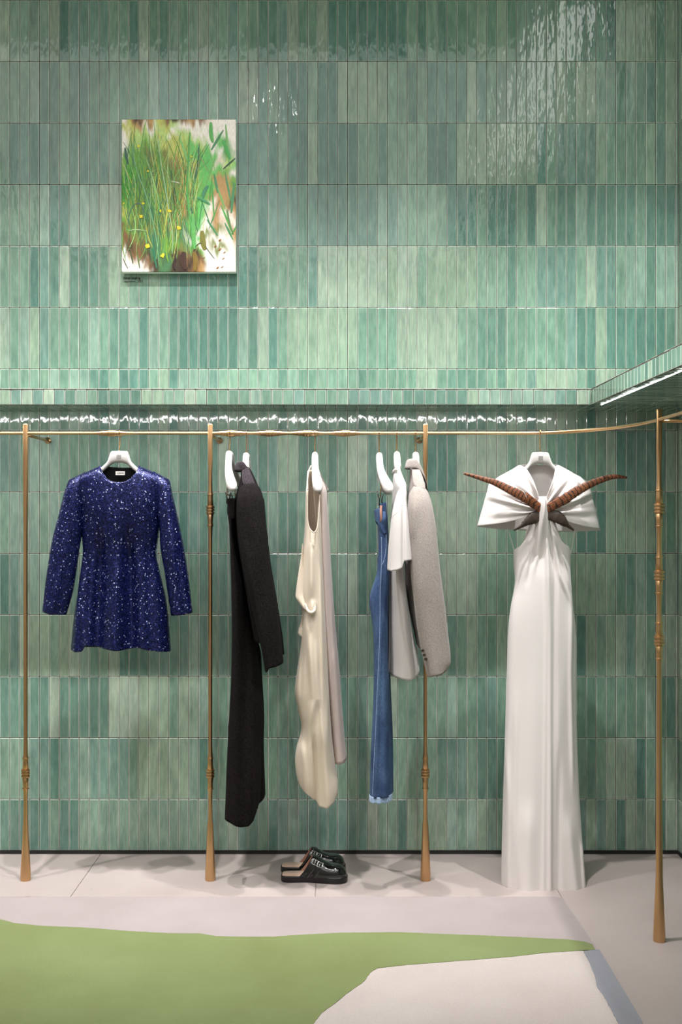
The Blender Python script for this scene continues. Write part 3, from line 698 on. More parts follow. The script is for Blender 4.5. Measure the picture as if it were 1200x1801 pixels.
# ---- sequin top
def sequin_mat():
    m, nd, lk, b = new_mat('navy_sequins', rgb(30, 36, 90), 0.27, 0.5)
    tc = N(nd, 'ShaderNodeTexCoord'); vo = N(nd, 'ShaderNodeTexVoronoi'); vo.inputs['Scale'].default_value = 300
    lk.new(tc.outputs['Object'], vo.inputs['Vector'])
    sub = N(nd, 'ShaderNodeVectorMath', operation='SUBTRACT'); lk.new(vo.outputs['Color'], sub.inputs[0]); sub.inputs[1].default_value = (0.5, 0.5, 0.5)
    sc2 = N(nd, 'ShaderNodeVectorMath', operation='SCALE'); lk.new(sub.outputs[0], sc2.inputs[0]); sc2.inputs['Scale'].default_value = 0.27
    ge = N(nd, 'ShaderNodeNewGeometry'); ad = N(nd, 'ShaderNodeVectorMath', operation='ADD'); lk.new(ge.outputs['Normal'], ad.inputs[0]); lk.new(sc2.outputs[0], ad.inputs[1])
    nm = N(nd, 'ShaderNodeVectorMath', operation='NORMALIZE'); lk.new(ad.outputs[0], nm.inputs[0]); lk.new(nm.outputs[0], b.inputs['Normal'])
    sep = N(nd, 'ShaderNodeSeparateColor'); lk.new(vo.outputs['Color'], sep.inputs[0])
    lk.new(ramp(nd, lk, sep.outputs[2], [(0.0, rgb(12, 14, 44)), (0.8, rgb(24, 31, 84)), (0.975, rgb(36, 46, 112)), (0.99, rgb(190, 200, 240))]), b.inputs['Base Color'])  # palest stop paints sparkle into the colour of a few sequins
    rr = N(nd, 'ShaderNodeMapRange'); rr.inputs[1].default_value = 0.0; rr.inputs[2].default_value = 1.0; rr.inputs[3].default_value = 0.34; rr.inputs[4].default_value = 0.16
    lk.new(sep.outputs[1], rr.inputs[0]); lk.new(rr.outputs[0], b.inputs['Roughness']); return m
M['sequin'] = sequin_mat(); M['black_lining'] = new_mat('black_lining', rgb(12, 12, 14), 0.9)[0]
M['label_white'] = new_mat('woven_label', rgb(222, 220, 214), 0.8)[0]
DT = RACK-0.02
top = empty('sequin_top', (PXW(212), RACK, HC+(HY-1000)*RACK/F), 'long sleeved navy blue sequin top with round neck, leftmost garment on the rail', 'top')
LB = [(843, 128), (900, 142), (940, 144), (975, 146), (1030, 139), (1090, 130), (1144, 125)]
RB = [(843, 292), (900, 284), (940, 279), (975, 275), (1000, 280), (1060, 293), (1146, 301)]
TP = [(120, 847), (128, 842), (150, 831), (176, 819), (180, 829), (190, 843), (200, 848), (212, 849.5), (224, 848), (235, 842), (243, 831), (247, 820), (270, 830), (292, 842), (298, 847)]
TB = [(120, 847), (128, 842), (150, 831), (176, 819), (190, 820.5), (212, 822), (235, 822), (247, 820), (270, 830), (292, 842), (298, 847)]
SHL = [(120, 847), (128, 842), (150, 831), (176, 819), (190, 813), (235, 813), (247, 820), (270, 830), (292, 842), (298, 847)]
BT = [(125, 1141), (138, 1144), (150, 1143), (156, 1132), (170, 1134), (188, 1137), (215, 1140), (250, 1136), (268, 1141), (290, 1144), (301, 1145)]
rg = [([(960, 212), (1144, 210)], 13, 0.026), ([(880, 212), (1000, 212)], 20, 0.006), ([(900, 182), (1144, 176)], 9, -0.020), ([(960, 168), (1144, 160)], 6, 0.010), ([(900, 228), (1144, 236)], 9, -0.022),
      ([(950, 250), (1144, 258)], 11, 0.014), ([(980, 272), (1144, 286)], 9, 0.006), ([(960, 148), (1144, 138)], 7, 0.012), ([(1030, 194), (1144, 193)], 5, 0.004)]
shell('body', [M['sequin'], M['black_lining']], LB, RB, TP, BT, DT, DT, [(815, 0.035), (850, 0.055), (900, 0.062), (1000, 0.045), (1144, 0.075)], [(815, 0.03), (900, 0.055), (1144, 0.05)],
      top, nu=84, nv=130, topb=TB, botb=[(125, 1140), (301, 1141)], sh=SHL, ridges=rg, wob=(0.010, 0.028, 0.004), p=0.8, rnd_top=16, solid=0.003)
b_ = top.children[0].modifiers['cloth']; b_.material_offset = 1; b_.use_rim = True
def sleeve(Lt, Rt, hem, tp, seed, y0):
    o = shell('sleeve', [M['sequin'], M['black_lining']], Lt, Rt, tp, hem, DT, DT, [(840, 0.035), (900, 0.042), (1075, 0.034)], [(840, 0.03), (1075, 0.034)], top, nu=30, nv=90, sh=tp,
              wob=(0.008, 0.05, 0.01), seed=seed, rnd_top=22, yc=[(840, DT), (1075, DT-y0)], solid=0.003, p=0.8,
              ridges=[([(930, (lin(Lt, 930)*0.4+lin(Rt, 930)*0.6)), (1075, (lin(Lt, 1075)*0.5+lin(Rt, 1075)*0.5))], 5, 0.006)])
    o.modifiers['cloth'].material_offset = 1
sleeve([(838, 124), (850, 119), (870, 113), (905, 105), (945, 95), (1010, 85), (1078, 78)], [(838, 150), (870, 150), (925, 147), (970, 141), (1040, 131), (1081, 120)],
       [(78, 1074), (95, 1078), (120, 1080)], [(110, 866), (116, 849), (122, 843.5), (134, 838), (150, 830)], 3, 0.03)
sleeve([(838, 270), (870, 274), (925, 281), (965, 284), (1010, 292), (1081, 303)], [(838, 296), (850, 300), (865, 303), (930, 318), (1000, 331), (1078, 341)],
       [(302, 1081), (320, 1080), (341, 1076)], [(270, 829), (288, 838), (297, 843), (301, 850), (306, 868)], 5, 0.03)
nk = []
for px, py in [(176, 820), (180, 829), (190, 843), (200, 848.5), (212, 850), (224, 848.5), (235, 842.5), (243, 831), (247, 820)]:
    nk.append(P(px, py, DT, DT-0.004-0.030*math.sqrt(max(0, 1-((px-212)/37)**2))))
band('neck_binding', M['sequin'], nk, 0.0042, 0.9, top)
lb = MB(); lb.box(-0.018, 0.018, -0.0006, 0.0006, -0.0075, 0.0075)
lp = P(210.5, 832, DT, DT+0.012); lab = mesh_obj('brand_label', [Vector(q)+lp for q in lb.v], lb.f, M['label_white'], top, False)
text_obj('label_lettering', 'LOEWE', lp+Vector((-0.0135, -0.0009, -0.0032)), 0.009, M['ink'], None, 0.0001, width=0.027)
t_ = bpy.data.objects['label_lettering']; t_.parent = lab; t_.matrix_parent_inverse = Matrix.Identity(4)

# ---- charcoal trousers and coat
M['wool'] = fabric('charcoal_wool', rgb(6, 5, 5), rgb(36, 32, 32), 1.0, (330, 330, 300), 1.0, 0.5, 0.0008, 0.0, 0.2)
M['wool_lit'] = fabric('charcoal_wool_lit', rgb(18, 14, 17), rgb(66, 58, 63), 1.0, (330, 330, 330), 1.0, 0.5, 0.0008, 0.05, 0.1)  # paler copy of the wool: light on collar and yoke put into colour
for k_ in ('wool', 'wool_lit'): M[k_].node_tree.nodes['Principled BSDF'].inputs['Specular IOR Level'].default_value = 0.12
tr = empty('trousers', (PXW(435), RACK, HC+(HY-1100)*RACK/F), 'long charcoal wool trousers clipped to a hanger, behind the charcoal coat', 'trousers')
shell('leg', M['wool'], [(880, 405), (900, 404), (915, 407), (960, 409), (1120, 411), (1200, 409), (1260, 406), (1340, 402), (1448, 398)],
      [(880, 416), (900, 417), (960, 421), (1060, 438), (1120, 450), (1200, 460), (1260, 463), (1300, 461), (1380, 460), (1448, 455)],
      [(400, 880), (425, 880)], [(398, 1441), (412, 1444), (430, 1450), (442, 1449), (450, 1441), (457, 1420), (460, 1410)], 4.27, 4.36,
      [(880, 0.10), (900, 0.13), (1200, 0.11), (1448, 0.10)], [(880, 0.02), (1448, 0.02)], tr, nu=40, nv=100, sh=[(400, 850), (430, 850)],
      ridges=[([(950, 424), (1448, 421)], 7, 0.008), ([(1150, 448), (1448, 445)], 6, 0.007), ([(1000, 438), (1300, 437)], 5, -0.006)], wob=(0.014, 0.04, 0.004), p=0.55, yc=[(880, 4.33), (1448, 4.33)])
shell('leg', M['wool'], [(880, 410), (1120, 425), (1260, 430), (1405, 436)], [(880, 417), (960, 422), (1060, 438), (1120, 450), (1150, 458), (1190, 460), (1260, 464), (1310, 463), (1405, 466)],
      [(405, 880), (425, 880)], [(430, 1402), (458, 1408), (466, 1401)], 4.42, 4.42,
      [(880, 0.05), (1408, 0.06)], [(880, 0.10), (1408, 0.10)], tr, nu=36, nv=70, sh=[(400, 850), (430, 850)], wob=(0.012, 0.05, 0.004), seed=4, p=0.6, yc=[(880, 4.43), (1408, 4.43)])
shell('waistband', M['wool'], [(874, 403.5), (886, 404.5), (914, 407)], [(874, 419), (886, 420), (914, 423)], [(400, 878), (425, 876)], [(404, 912), (424, 913)], 4.30, 4.36,
      [(870, 0.155), (914, 0.155)], [(870, 0.155), (914, 0.155)], tr, nu=36, nv=12, sh=[(400, 850), (430, 850)], p=0.3)

coat = empty('coat', (PXW(450), RACK, HC+(HY-1000)*RACK/F), 'charcoal wool coat with turned up collar seen side on, in front of charcoal trousers', 'coat')
shell('body', M['wool'], [(815, 424), (840, 425), (870, 419), (900, 418), (950, 421), (1000, 429), (1060, 439), (1100, 446), (1130, 451)],
      [(815, 436), (830, 444), (850, 453), (870, 458), (950, 464), (1050, 474), (1130, 482)], [(420, 822), (428, 815), (436, 816), (446, 832), (460, 868)], [(448, 1127), (470, 1128), (484, 1128)], 4.26, 4.36,
      [(815, 0.05), (840, 0.10), (870, 0.18), (1128, 0.17)], [(815, 0.05), (840, 0.10), (870, 0.18), (1128, 0.18)], coat, nu=48, nv=80, rnd_top=30, p=0.6, wob=(0.012, 0.05, 0.005), seed=2, yaw=0.02)
shell('sleeve', M['wool'], [(846, 427), (860, 420), (880, 416.5), (920, 418), (970, 424), (1020, 434), (1070, 446), (1110, 455), (1140, 462), (1176, 468)],
      [(846, 446), (855, 456), (875, 463), (920, 468), (990, 476), (1050, 486), (1110, 495), (1160, 500)],
      [(416, 876), (421, 858), (430, 849), (442, 848), (453, 852), (460, 864), (466, 890)], [(466, 1174), (471, 1178), (477, 1170), (488, 1168), (500, 1163)], 4.13, 4.15,
      [(846, 0.03), (880, 0.05), (1176, 0.045)], [(846, 0.05), (1176, 0.045)], coat, nu=40, nv=90, rnd_top=26, p=0.75, wob=(0.008, 0.05, 0.008), seed=6, yc=[(846, 4.185), (900, 4.145), (1000, 4.11), (1176, 4.09)],
      ridges=[([(930, 430), (1060, 452), (1176, 477)], 5, 0.005), ([(900, 458), (1050, 476), (1150, 492)], 4, 0.003), ([(870, 440), (950, 445)], 8, 0.006)], solid=0.0035)
shell('sleeve', M['wool'], [(846, 440), (900, 452), (1000, 466), (1100, 482), (1150, 488)], [(846, 455), (870, 464), (920, 469), (990, 477), (1050, 487), (1110, 496.5), (1150, 501)],
      [(440, 860), (455, 858), (466, 880)], [(486, 1150), (501, 1149)], 4.55, 4.55, [(846, 0.04), (1150, 0.04)], [(846, 0.03), (1150, 0.035)], coat, nu=24, nv=50, rnd_top=26, seed=8, yc=[(846, 4.53), (1150, 4.53)])
# collar: stands at the back of the neck, rolls over the shoulder into the lapel
def collar(parent, mat, xc, zt, rx=0.027, ry=0.072, drop=0.115, fall=0.036):
    """turned down collar: stands round the neck, folds over, and falls; its fronts run down into the lapels"""
    V = []; Fc = []; nT, nS = 72, 12
    for i in range(nT+1):
        th = math.radians(-172+344*i/nT); a = abs(th)
        f = max(0.0, (a-PI/2.2)/(PI-PI/2.2)); dz = 0.004*(a/PI)+drop*f**1.5
        cx, cy = -math.cos(th), -math.sin(th)
        for j in range(nS+1):
            s = j/nS
            if s < 0.4: t = s/0.4; o = -0.002+0.003*t; z = -0.024*(1-t)
            else: t = (s-0.4)/0.6; o = 0.001+0.0045*math.sin(min(1, t*3)*PI/2)+0.011*t; z = -fall*(t**1.3)*(1-0.3*f)+0.002*math.sin(t*PI)
            V.append((xc+cx*(rx+o)+0.010*f, RACK+cy*(ry+o*1.3)*(1-0.25*f), zt-dz+z))
    for i in range(nT):
        for j in range(nS): a = i*(nS+1)+j; Fc.append((a, a+1, a+nS+2, a+nS+1))
    o = mesh_obj('collar', V, Fc, mat, parent); md = o.modifiers.new('c', 'SOLIDIFY'); md.thickness = 0.0026; md.offset = 0
collar(coat, M['wool_lit'], PXW(431.5), 1.646, rx=0.025)
band('shoulder_yoke', M['wool_lit'], [P(432, 822, 4.30), P(434, 836, 4.24), P(438, 850, 4.19), P(443, 858, 4.165)], [0.012, 0.019, 0.0225, 0.012], 0.35, coat, up=(1, 0, 0))

# ---- cream slip dress
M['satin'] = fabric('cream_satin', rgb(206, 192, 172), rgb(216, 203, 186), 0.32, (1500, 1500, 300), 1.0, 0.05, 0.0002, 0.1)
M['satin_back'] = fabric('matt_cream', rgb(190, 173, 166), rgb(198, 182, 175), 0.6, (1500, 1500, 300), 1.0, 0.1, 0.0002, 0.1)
sl = empty('slip_dress', (PXW(565), RACK, HC+(HY-1150)*RACK/F), 'sleeveless cream satin dress hanging side on in loose folds above the black clogs', 'dress')
# matt panel at the right, reaching from shoulder to the shorter hem
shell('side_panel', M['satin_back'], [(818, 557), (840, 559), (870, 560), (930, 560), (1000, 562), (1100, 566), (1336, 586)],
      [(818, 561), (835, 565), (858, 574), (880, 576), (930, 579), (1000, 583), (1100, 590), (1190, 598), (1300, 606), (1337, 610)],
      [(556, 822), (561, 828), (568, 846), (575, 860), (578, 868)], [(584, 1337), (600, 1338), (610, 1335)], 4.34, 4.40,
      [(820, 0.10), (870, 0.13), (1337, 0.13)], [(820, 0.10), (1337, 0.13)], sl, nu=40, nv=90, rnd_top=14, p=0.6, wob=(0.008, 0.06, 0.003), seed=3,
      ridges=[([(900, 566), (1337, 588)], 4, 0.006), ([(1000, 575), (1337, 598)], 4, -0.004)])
fullL = [(818, 541), (840, 540.5), (870, 538), (920, 537), (960, 534), (1000, 531), (1045, 529), (1070, 531), (1100, 531), (1150, 528), (1190, 522), (1222, 519), (1250, 524), (1280, 530), (1300, 528), (1320, 522), (1340, 519.5), (1365, 521), (1385, 526), (1420, 545)]
fullR = [(818, 561), (840, 562), (870, 563), (920, 565), (1000, 568), (1100, 573), (1200, 578), (1300, 584), (1360, 591), (1385, 595), (1400, 595), (1420, 590)]
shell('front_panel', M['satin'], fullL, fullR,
      [(538, 850), (541, 870), (541.5, 915), (544, 928), (549, 935), (552, 936.5), (556, 934), (559, 924), (561, 900), (563, 870), (564, 850)],
      [(519, 1372), (525, 1385), (535, 1394), (545, 1400), (552, 1408), (556, 1410), (562, 1419), (575, 1421), (588, 1415), (595, 1400)], 4.20, 4.28,
      [(818, 0.03), (936, 0.06), (1050, 0.08), (1300, 0.09), (1420, 0.08)], [(818, 0.05), (936, 0.10), (1420, 0.13)], sl, nu=64, nv=150, rnd_top=6, p=0.7,
      topb=[(538, 828), (545, 824), (560, 824), (564, 830)], sh=[(530, 810), (600, 810)], wob=(0.012, 0.06, 0.0035), seed=9, yc=[(818, 4.28), (936, 4.26), (1420, 4.28)],
      ridges=[([(940, 549), (1060, 549)], 5, 0.012), ([(1060, 552), (1078, 551)], 5, 0.012), ([(1084, 556), (1190, 560), (1330, 572)], 4, 0.010), ([(1085, 541), (1230, 556), (1300, 540)], 7, 0.012),
              ([(1290, 552), (1395, 556)], 4, -0.018), ([(1250, 565), (1410, 578)], 8, 0.014), ([(960, 564), (1280, 570)], 3, 0.008), ([(1300, 532), (1390, 540)], 6, 0.012), ([(1100, 534), (1260, 529)], 4, -0.006)])
# the free cowl of fabric sticking out at the left hip
cw = []; cf = []
prof_ = [(955, 533, 533), (975, 531, 534), (1000, 526, 536), (1025, 522, 538), (1045, 519.5, 540), (1050, 519, 541), (1058, 524, 542), (1066, 530, 543), (1072, 534, 544)]
for j, (py, a, b) in enumerate(prof_):
    for i in range(7): t = i/6; q = P(a+(b-a)*t, py, 4.21); q.y -= 0.028*math.sin(PI*(0.15+t*0.75))*(j/8)-0.01*t; cw.append(q)
for j in range(len(prof_)-1):
    for i in range(6): a = j*7+i; cf.append((a, a+7, a+8, a+1))
o = mesh_obj('cowl_fold', cw, cf, M['satin'], sl); md = o.modifiers.new('c', 'SOLIDIFY'); md.thickness = 0.004; md = o.modifiers.new('s', 'SUBSURF'); md.levels = md.render_levels = 2
shell('cowl_drape', M['satin'], [(1060, 532), (1090, 530), (1116, 524), (1150, 528)], [(1060, 540), (1090, 538), (1125, 535), (1150, 534)], [(528, 1062), (542, 1062)], [(524, 1117), (531, 1121), (536, 1124)], 4.20, 4.24,
      [(1060, 0.02), (1125, 0.02)], [(1060, 0.02), (1125, 0.02)], sl, nu=16, nv=20, rnd_top=8)
# tucked roll where the drape gathers
band('gathered_roll', M['satin'], [P(537, 1062, 4.19), P(541, 1073, 4.175), P(547, 1077.5, 4.165), P(552.5, 1075, 4.17), P(554, 1068, 4.18), P(553, 1058, 4.19)], [0.004, 0.006, 0.0068, 0.006, 0.005, 0.003], 0.9, sl)
ap = [P(541.2, 862, 4.185), P(540.8, 890, 4.185), P(541.2, 915, 4.185), P(544, 928, 4.182), P(549, 935, 4.178), P(552.5, 936.5, 4.178), P(556, 934, 4.178), P(559, 924, 4.18), P(561, 900, 4.185), P(563, 870, 4.19)]
band('armhole_binding', M['satin'], ap, 0.0028, 1.0, sl)
band('shoulder_strap', M['satin'], [P(541.5, 862, 4.19), P(541, 845, 4.22), P(543.5, 828, 4.28), P(547, 820, 4.31)], 0.005, 0.5, sl)
band('shoulder_strap', M['satin_back'], [P(563, 868, 4.20), P(563, 850, 4.23), P(562, 838, 4.27), P(560, 830, 4.31)], 0.006, 0.5, sl)
band('shoulder_strap', M['satin_back'], [P(562, 830, 4.45), P(568, 843, 4.50), P(575, 857, 4.54), P(577.5, 861, 4.545)], 0.004, 0.5, sl)

# ---- blue jeans
def denim_mat():
    m, nd, lk, b = new_mat('blue_denim', rough=0.85)
    v = coords(nd, lk, (320, 320, 160)); f = noise_tex(nd, lk, v, 1, 2); v2 = coords(nd, lk, (18, 18, 7)); g = noise_tex(nd, lk, v2, 1, 3)
    col = ramp(nd, lk, g, [(0.3, rgb(40, 64, 104)), (0.7, rgb(80, 110, 148))])
    col = mixc(nd, lk, 1.0, col, ramp(nd, lk, f, [(0.3, (0.62, 0.64, 0.7, 1)), (0.7, (1.25, 1.22, 1.18, 1))]), 'MULTIPLY')
    lk.new(col, b.inputs['Base Color']); bump(nd, lk, b, f, 0.5, 0.0007); return m
M['denim'] = denim_mat(); M['denim_pale'] = fabric('worn_denim', rgb(120, 150, 190), rgb(168, 190, 216), 0.85, (500, 500, 120), 1, 0.5)
M['patch'] = new_mat('tan_patch', rgb(168, 122, 104), 0.7)[0]
jn = empty('jeans', (PXW(668), RACK, HC+(HY-1150)*RACK/F), 'faded blue denim jeans with raw hem, clipped side on beside the white t-shirt', 'jeans')
JL = [(905, 664), (930, 666), (960, 667), (990, 664.5), (1010, 663), (1030, 657), (1048, 651.5), (1065, 650.5), (1085, 653), (1110, 656.5), (1160, 658), (1240, 657), (1320, 653), (1412, 650.5)]
JR = [(905, 680), (930, 682), (960, 684), (1000, 686), (1060, 684), (1110, 683), (1160, 683.5), (1230, 686), (1300, 688), (1360, 689.5), (1412, 690)]
jrg = [([(940, 672), (1050, 669), (1120, 670), (1250, 665), (1400, 660)], 2.2, 0.005), ([(1150, 676), (1400, 676)], 7, 0.006), ([(960, 679), (1010, 680)], 2, 0.004)]
shell('leg', M['denim'], JL, JR, [(660, 905), (684, 905)], [(650, 1407), (690, 1403)], 4.18, 4.22, [(905, 0.05), (1000, 0.06), (1408, 0.05)], [(905, 0.05), (1408, 0.03)], jn, nu=40, nv=110,
      ridges=jrg, wob=(0.008, 0.06, 0.01), sh=[(650, 880), (690, 880)], p=0.6, yc=[(905, 4.25), (1408, 4.24)])
shell('leg', M['denim'], [(905, 664), (1000, 664), (1050, 652), (1120, 660), (1412, 660)], [(905, 681), (1000, 684), (1100, 684), (1200, 687), (1300, 691), (1412, 692)], [(660, 905), (684, 905)], [(655, 1392), (692, 1390)], 4.44, 4.44,
      [(905, 0.1), (1000, 0.1), (1408, 0.05)], [(905, 0.08), (1408, 0.04)], jn, nu=30, nv=80, wob=(0.008, 0.06, 0.01), seed=7, sh=[(650, 880), (690, 880)], p=0.6, yc=[(905, 4.40), (1408, 4.44)])
shell('raw_hem', M['denim_pale'], [(1395, 651), (1414, 649.5)], [(1395, 689.5), (1414, 690.5)], [(650, 1404), (670, 1403.5), (690, 1400)], [(649, 1414), (655, 1416), (660, 1413.5), (666, 1416), (672, 1413), (678, 1415), (684, 1412), (690, 1413)], 4.18, 4.22,
      [(1395, 0.052), (1414, 0.052)], [(1395, 0.03), (1414, 0.03)], jn, nu=40, nv=6, sh=[(640, 1380), (700, 1380)], p=0.6, yc=[(1395, 4.24), (1414, 4.24)])
# waistband folded at the clips: inner band, flap with tan patch, belt loops
shell('waistband', M['denim'], [(890, 658), (905, 660), (926, 663), (945, 668)], [(880, 680), (905, 680.5), (926, 681), (945, 682)], [(656, 897), (662, 895.5), (670, 893), (673, 884), (682, 882)], [(662, 918), (668, 926), (674, 940), (682, 938)], 4.18, 4.24,
      [(880, 0.05), (945, 0.06)], [(880, 0.20), (945, 0.2)], jn, nu=30, nv=16, sh=[(640, 860), (700, 860)], p=0.4, yc=[(880, 4.25), (945, 4.25)])
band('waist_patch', M['patch'], [P(670.5, 889, 4.178), P(670, 902, 4.172), P(670.5, 914, 4.174), P(668.5, 918, 4.18)], [0.0042, 0.0045, 0.004, 0.002], 0.3, jn, up=(1, 0, 0))
band('outseam', M['denim_pale'], [P(px, py, 4.172) for py, px in [(945, 671), (985, 671.5), (1040, 669), (1080, 668.5), (1130, 667.5), (1200, 664.5), (1280, 661), (1340, 658), (1400, 655.5)]], 0.0011, 0.8, jn)
band('pocket_seam', M['denim_pale'], [P(679.5, 940, 4.19), P(679.5, 960, 4.185), P(678, 975, 4.178), P(674.5, 988, 4.172), P(672.5, 993, 4.17)], 0.0010, 0.8, jn)
band('belt_loop', M['denim'], [P(676, 900, 4.178), P(675.5, 912, 4.172), P(674, 922, 4.176)], [0.006, 0.007, 0.006], 0.4, jn, up=(1, 0, 0))

# ---- white t-shirt
M['seam_thread'] = new_mat('seam_thread', rgb(150, 144, 140), 0.9)[0]
M['cotton'] = fabric('white_cotton', rgb(190, 184, 181), rgb(200, 195, 192), 0.9, (900, 900, 900), 1.0, 0.2, 0.0004, 0.2)
te = empty('t_shirt', (PXW(708), RACK, HC+(HY-1000)*RACK/F), 'plain white short sleeved t-shirt seen side on, between the blue jeans and grey blazer', 't-shirt')
shell('body', M['cotton'], [(820, 692), (840, 692), (880, 691), (930, 688), (1000, 685), (1100, 684.5), (1192, 684)],
      [(820, 702), (840, 706), (860, 712), (880, 713), (950, 709), (1000, 709), (1050, 715), (1120, 726), (1170, 736), (1192, 737)],
      [(690, 834), (694, 829), (702, 824), (707, 838), (714, 856)], [(682, 1185), (700, 1190), (715, 1192), (727, 1188), (737, 1181)], 4.26, 4.34,
      [(822, 0.05), (860, 0.18), (1192, 0.16)], [(822, 0.05), (860, 0.17), (1192, 0.17)], te, nu=44, nv=80, rnd_top=26, p=0.6, wob=(0.010, 0.05, 0.004), seed=12,
      ridges=[([(1010, 702), (1100, 710), (1188, 722)], 6, 0.012), ([(1020, 692), (1188, 696)], 5, -0.006)])
shell('sleeve', M['cotton'], [(850, 701), (870, 697), (900, 690), (930, 686), (970, 682), (1007, 680)], [(850, 713), (860, 716.5), (880, 715), (900, 717), (940, 720.5), (984, 724)],
      [(693, 885), (699, 866), (706, 853), (713, 854), (717, 866)], [(680, 1001), (686, 1003), (696, 1001), (706.5, 997), (707.5, 985.5), (724, 984)], 4.13, 4.15, [(850, 0.03), (900, 0.045), (1007, 0.05)], [(850, 0.05), (1007, 0.05)],
      te, nu=44, nv=60, rnd_top=24, p=0.75, wob=(0.005, 0.05, 0.01), seed=14, yc=[(850, 4.19), (900, 4.14), (1007, 4.10)], ridges=[([(860, 709), (905, 708), (985, 707)], 2.5, -0.010)])
band('neck_rib', M['cotton'], [P(690.5, 833, 4.40), P(692, 829, 4.33), P(697, 826, 4.29), P(703, 829, 4.28), P(706, 838, 4.27)], 0.006, 0.45, te, up=(0, 0, 1))

band('seam', M['seam_thread'], [P(685.5, 913, 4.075), P(695, 905, 4.068), P(703.5, 897.5, 4.07)], 0.0006, 1, te)
band('seam', M['seam_thread'], [P(703.5, 889, 4.075), P(709, 889.5, 4.07), P(714, 889.5, 4.085)], 0.0006, 1, te)

# ---- grey blazer
M['grey_wool'] = fabric('heather_grey_wool', rgb(126, 117, 111), rgb(158, 148, 141), 0.9, (260, 260, 520), 1.0, 0.3, 0.0005, 0.2, 0.06)
M['button'] = new_mat('dark_button', rgb(60, 50, 38), 0.25)[0]; M['thread'] = new_mat('pale_thread', rgb(214, 204, 190), 0.8)[0]
bz = empty('blazer', (PXW(745), RACK, HC+(HY-1000)*RACK/F), 'light heather grey tailored blazer hanging side on in front of the third brass post', 'blazer')
shell('body', M['grey_wool'], [(815, 721), (840, 721), (880, 718), (960, 716), (1000, 713), (1060, 718), (1100, 726), (1160, 738)],
      [(815, 735), (830, 741), (850, 742), (1160, 743)], [(720, 822), (726, 815), (736, 816), (744, 830), (756, 868)], [(722, 1138), (750, 1142), (776, 1140)], 4.26, 4.36,
      [(815, 0.05), (840, 0.10), (870, 0.15), (1128, 0.15)], [(815, 0.05), (840, 0.10), (870, 0.16), (1128, 0.14)], bz, nu=44, nv=70, rnd_top=30, p=0.6, wob=(0.01, 0.05, 0.005), seed=22)
shell('sleeve', M['grey_wool'], [(852, 727), (866, 721), (890, 717), (920, 716), (960, 718.5), (1020, 722.5), (1060, 727), (1100, 732), (1140, 739), (1188, 750)],
      [(852, 745), (858, 751), (872, 757), (900, 762.5), (930, 766.5), (1000, 772.5), (1060, 780), (1120, 786.5), (1160, 790), (1175, 786)],
      [(716, 890), (720, 868), (728, 855), (738, 852), (748, 855), (756, 868), (762, 892)], [(742, 1178), (750, 1187), (760, 1184), (773, 1181), (782, 1174), (790, 1163)], 4.13, 4.15,
      [(852, 0.03), (890, 0.05), (1188, 0.045)], [(852, 0.05), (1188, 0.045)], bz, nu=48, nv=90, rnd_top=26, p=0.75, wob=(0.008, 0.045, 0.008), seed=25, yc=[(852, 4.185), (900, 4.145), (1000, 4.11), (1188, 4.09)],
      ridges=[([(880, 729), (950, 722)], 5, 0.006), ([(1130, 737), (1188, 752)], 2.0, -0.004), ([(900, 752), (1060, 772), (1160, 785)], 5, 0.003)], solid=0.0035)
band('shoulder_yoke', M['grey_wool'], [P(731, 822, 4.30), P(734, 836, 4.24), P(738, 852, 4.19), P(743, 860, 4.165)], [0.013, 0.0195, 0.0225, 0.012], 0.35, bz, up=(1, 0, 0))
collar(bz, M['grey_wool'], PXW(730.5), 1.657, rx=0.024)
def button(parent, px, py, d, r=0.0062):
    m = MB(); c = P(px, py, d); pr = [(0.0, 0.0), (0.0, r*0.96), (-0.0012, r), (-0.0028, r*0.95), (-0.0034, r*0.75), (-0.0022, r*0.6), (-0.0022, 0.0)]
    n = 18; v = [(c.x+q*math.cos(2*PI*j/n), c.y+y, c.z+q*math.sin(2*PI*j/n)) for (y, q) in pr for j in range(n)]
    f = [(i*n+j, i*n+(j+1) % n, (i+1)*n+(j+1) % n, (i+1)*n+j) for i in range(len(pr)-1) for j in range(n)]
    return mesh_obj('button', v, f, M['button'], parent)
button(bz, 743.8, 1144.5, 4.054); button(bz, 746.2, 1152, 4.052); button(bz, 749.2, 1159.5, 4.052)
for px, py in ((750, 1144), (752, 1150.5), (754.5, 1157)):
    band('buttonhole_stitching', M['thread'], [P(px-2.5, py-1.6, 4.062), P(px+2.5, py-1.2, 4.063), P(px+4, py+0.8, 4.064), P(px+2.5, py+2, 4.063)], 0.0007, 1, bz)

# ---- white gown with feathers
M['crepe'] = fabric('white_crepe', rgb(219, 212, 209), rgb(227, 221, 218), 0.75, (1200, 1200, 600), 1.0, 0.12, 0.0003, 0.25)
gw = empty('gown', (PXW(955, gd), gd, 0.03), 'floor length white twisted halter gown with cape shoulders and crossed pheasant feathers', 'gown')
GL = [(880, 937), (900, 936), (930, 925), (955, 914), (968, 903.5), (985, 904), (1020, 906), (1040, 904), (1060, 900), (1090, 896), (1120, 894), (1180, 892), (1250, 890), (1310, 888.5), (1400, 885.5), (1480, 883.5), (1560, 882)]
GR = [(880, 961), (900, 964), (930, 975), (955, 992), (968, 999), (980, 1003), (1020, 1004), (1060, 1007), (1100, 1012), (1140, 1014), (1250, 1014), (1330, 1016), (1420, 1020), (1500, 1025), (1565, 1030)]
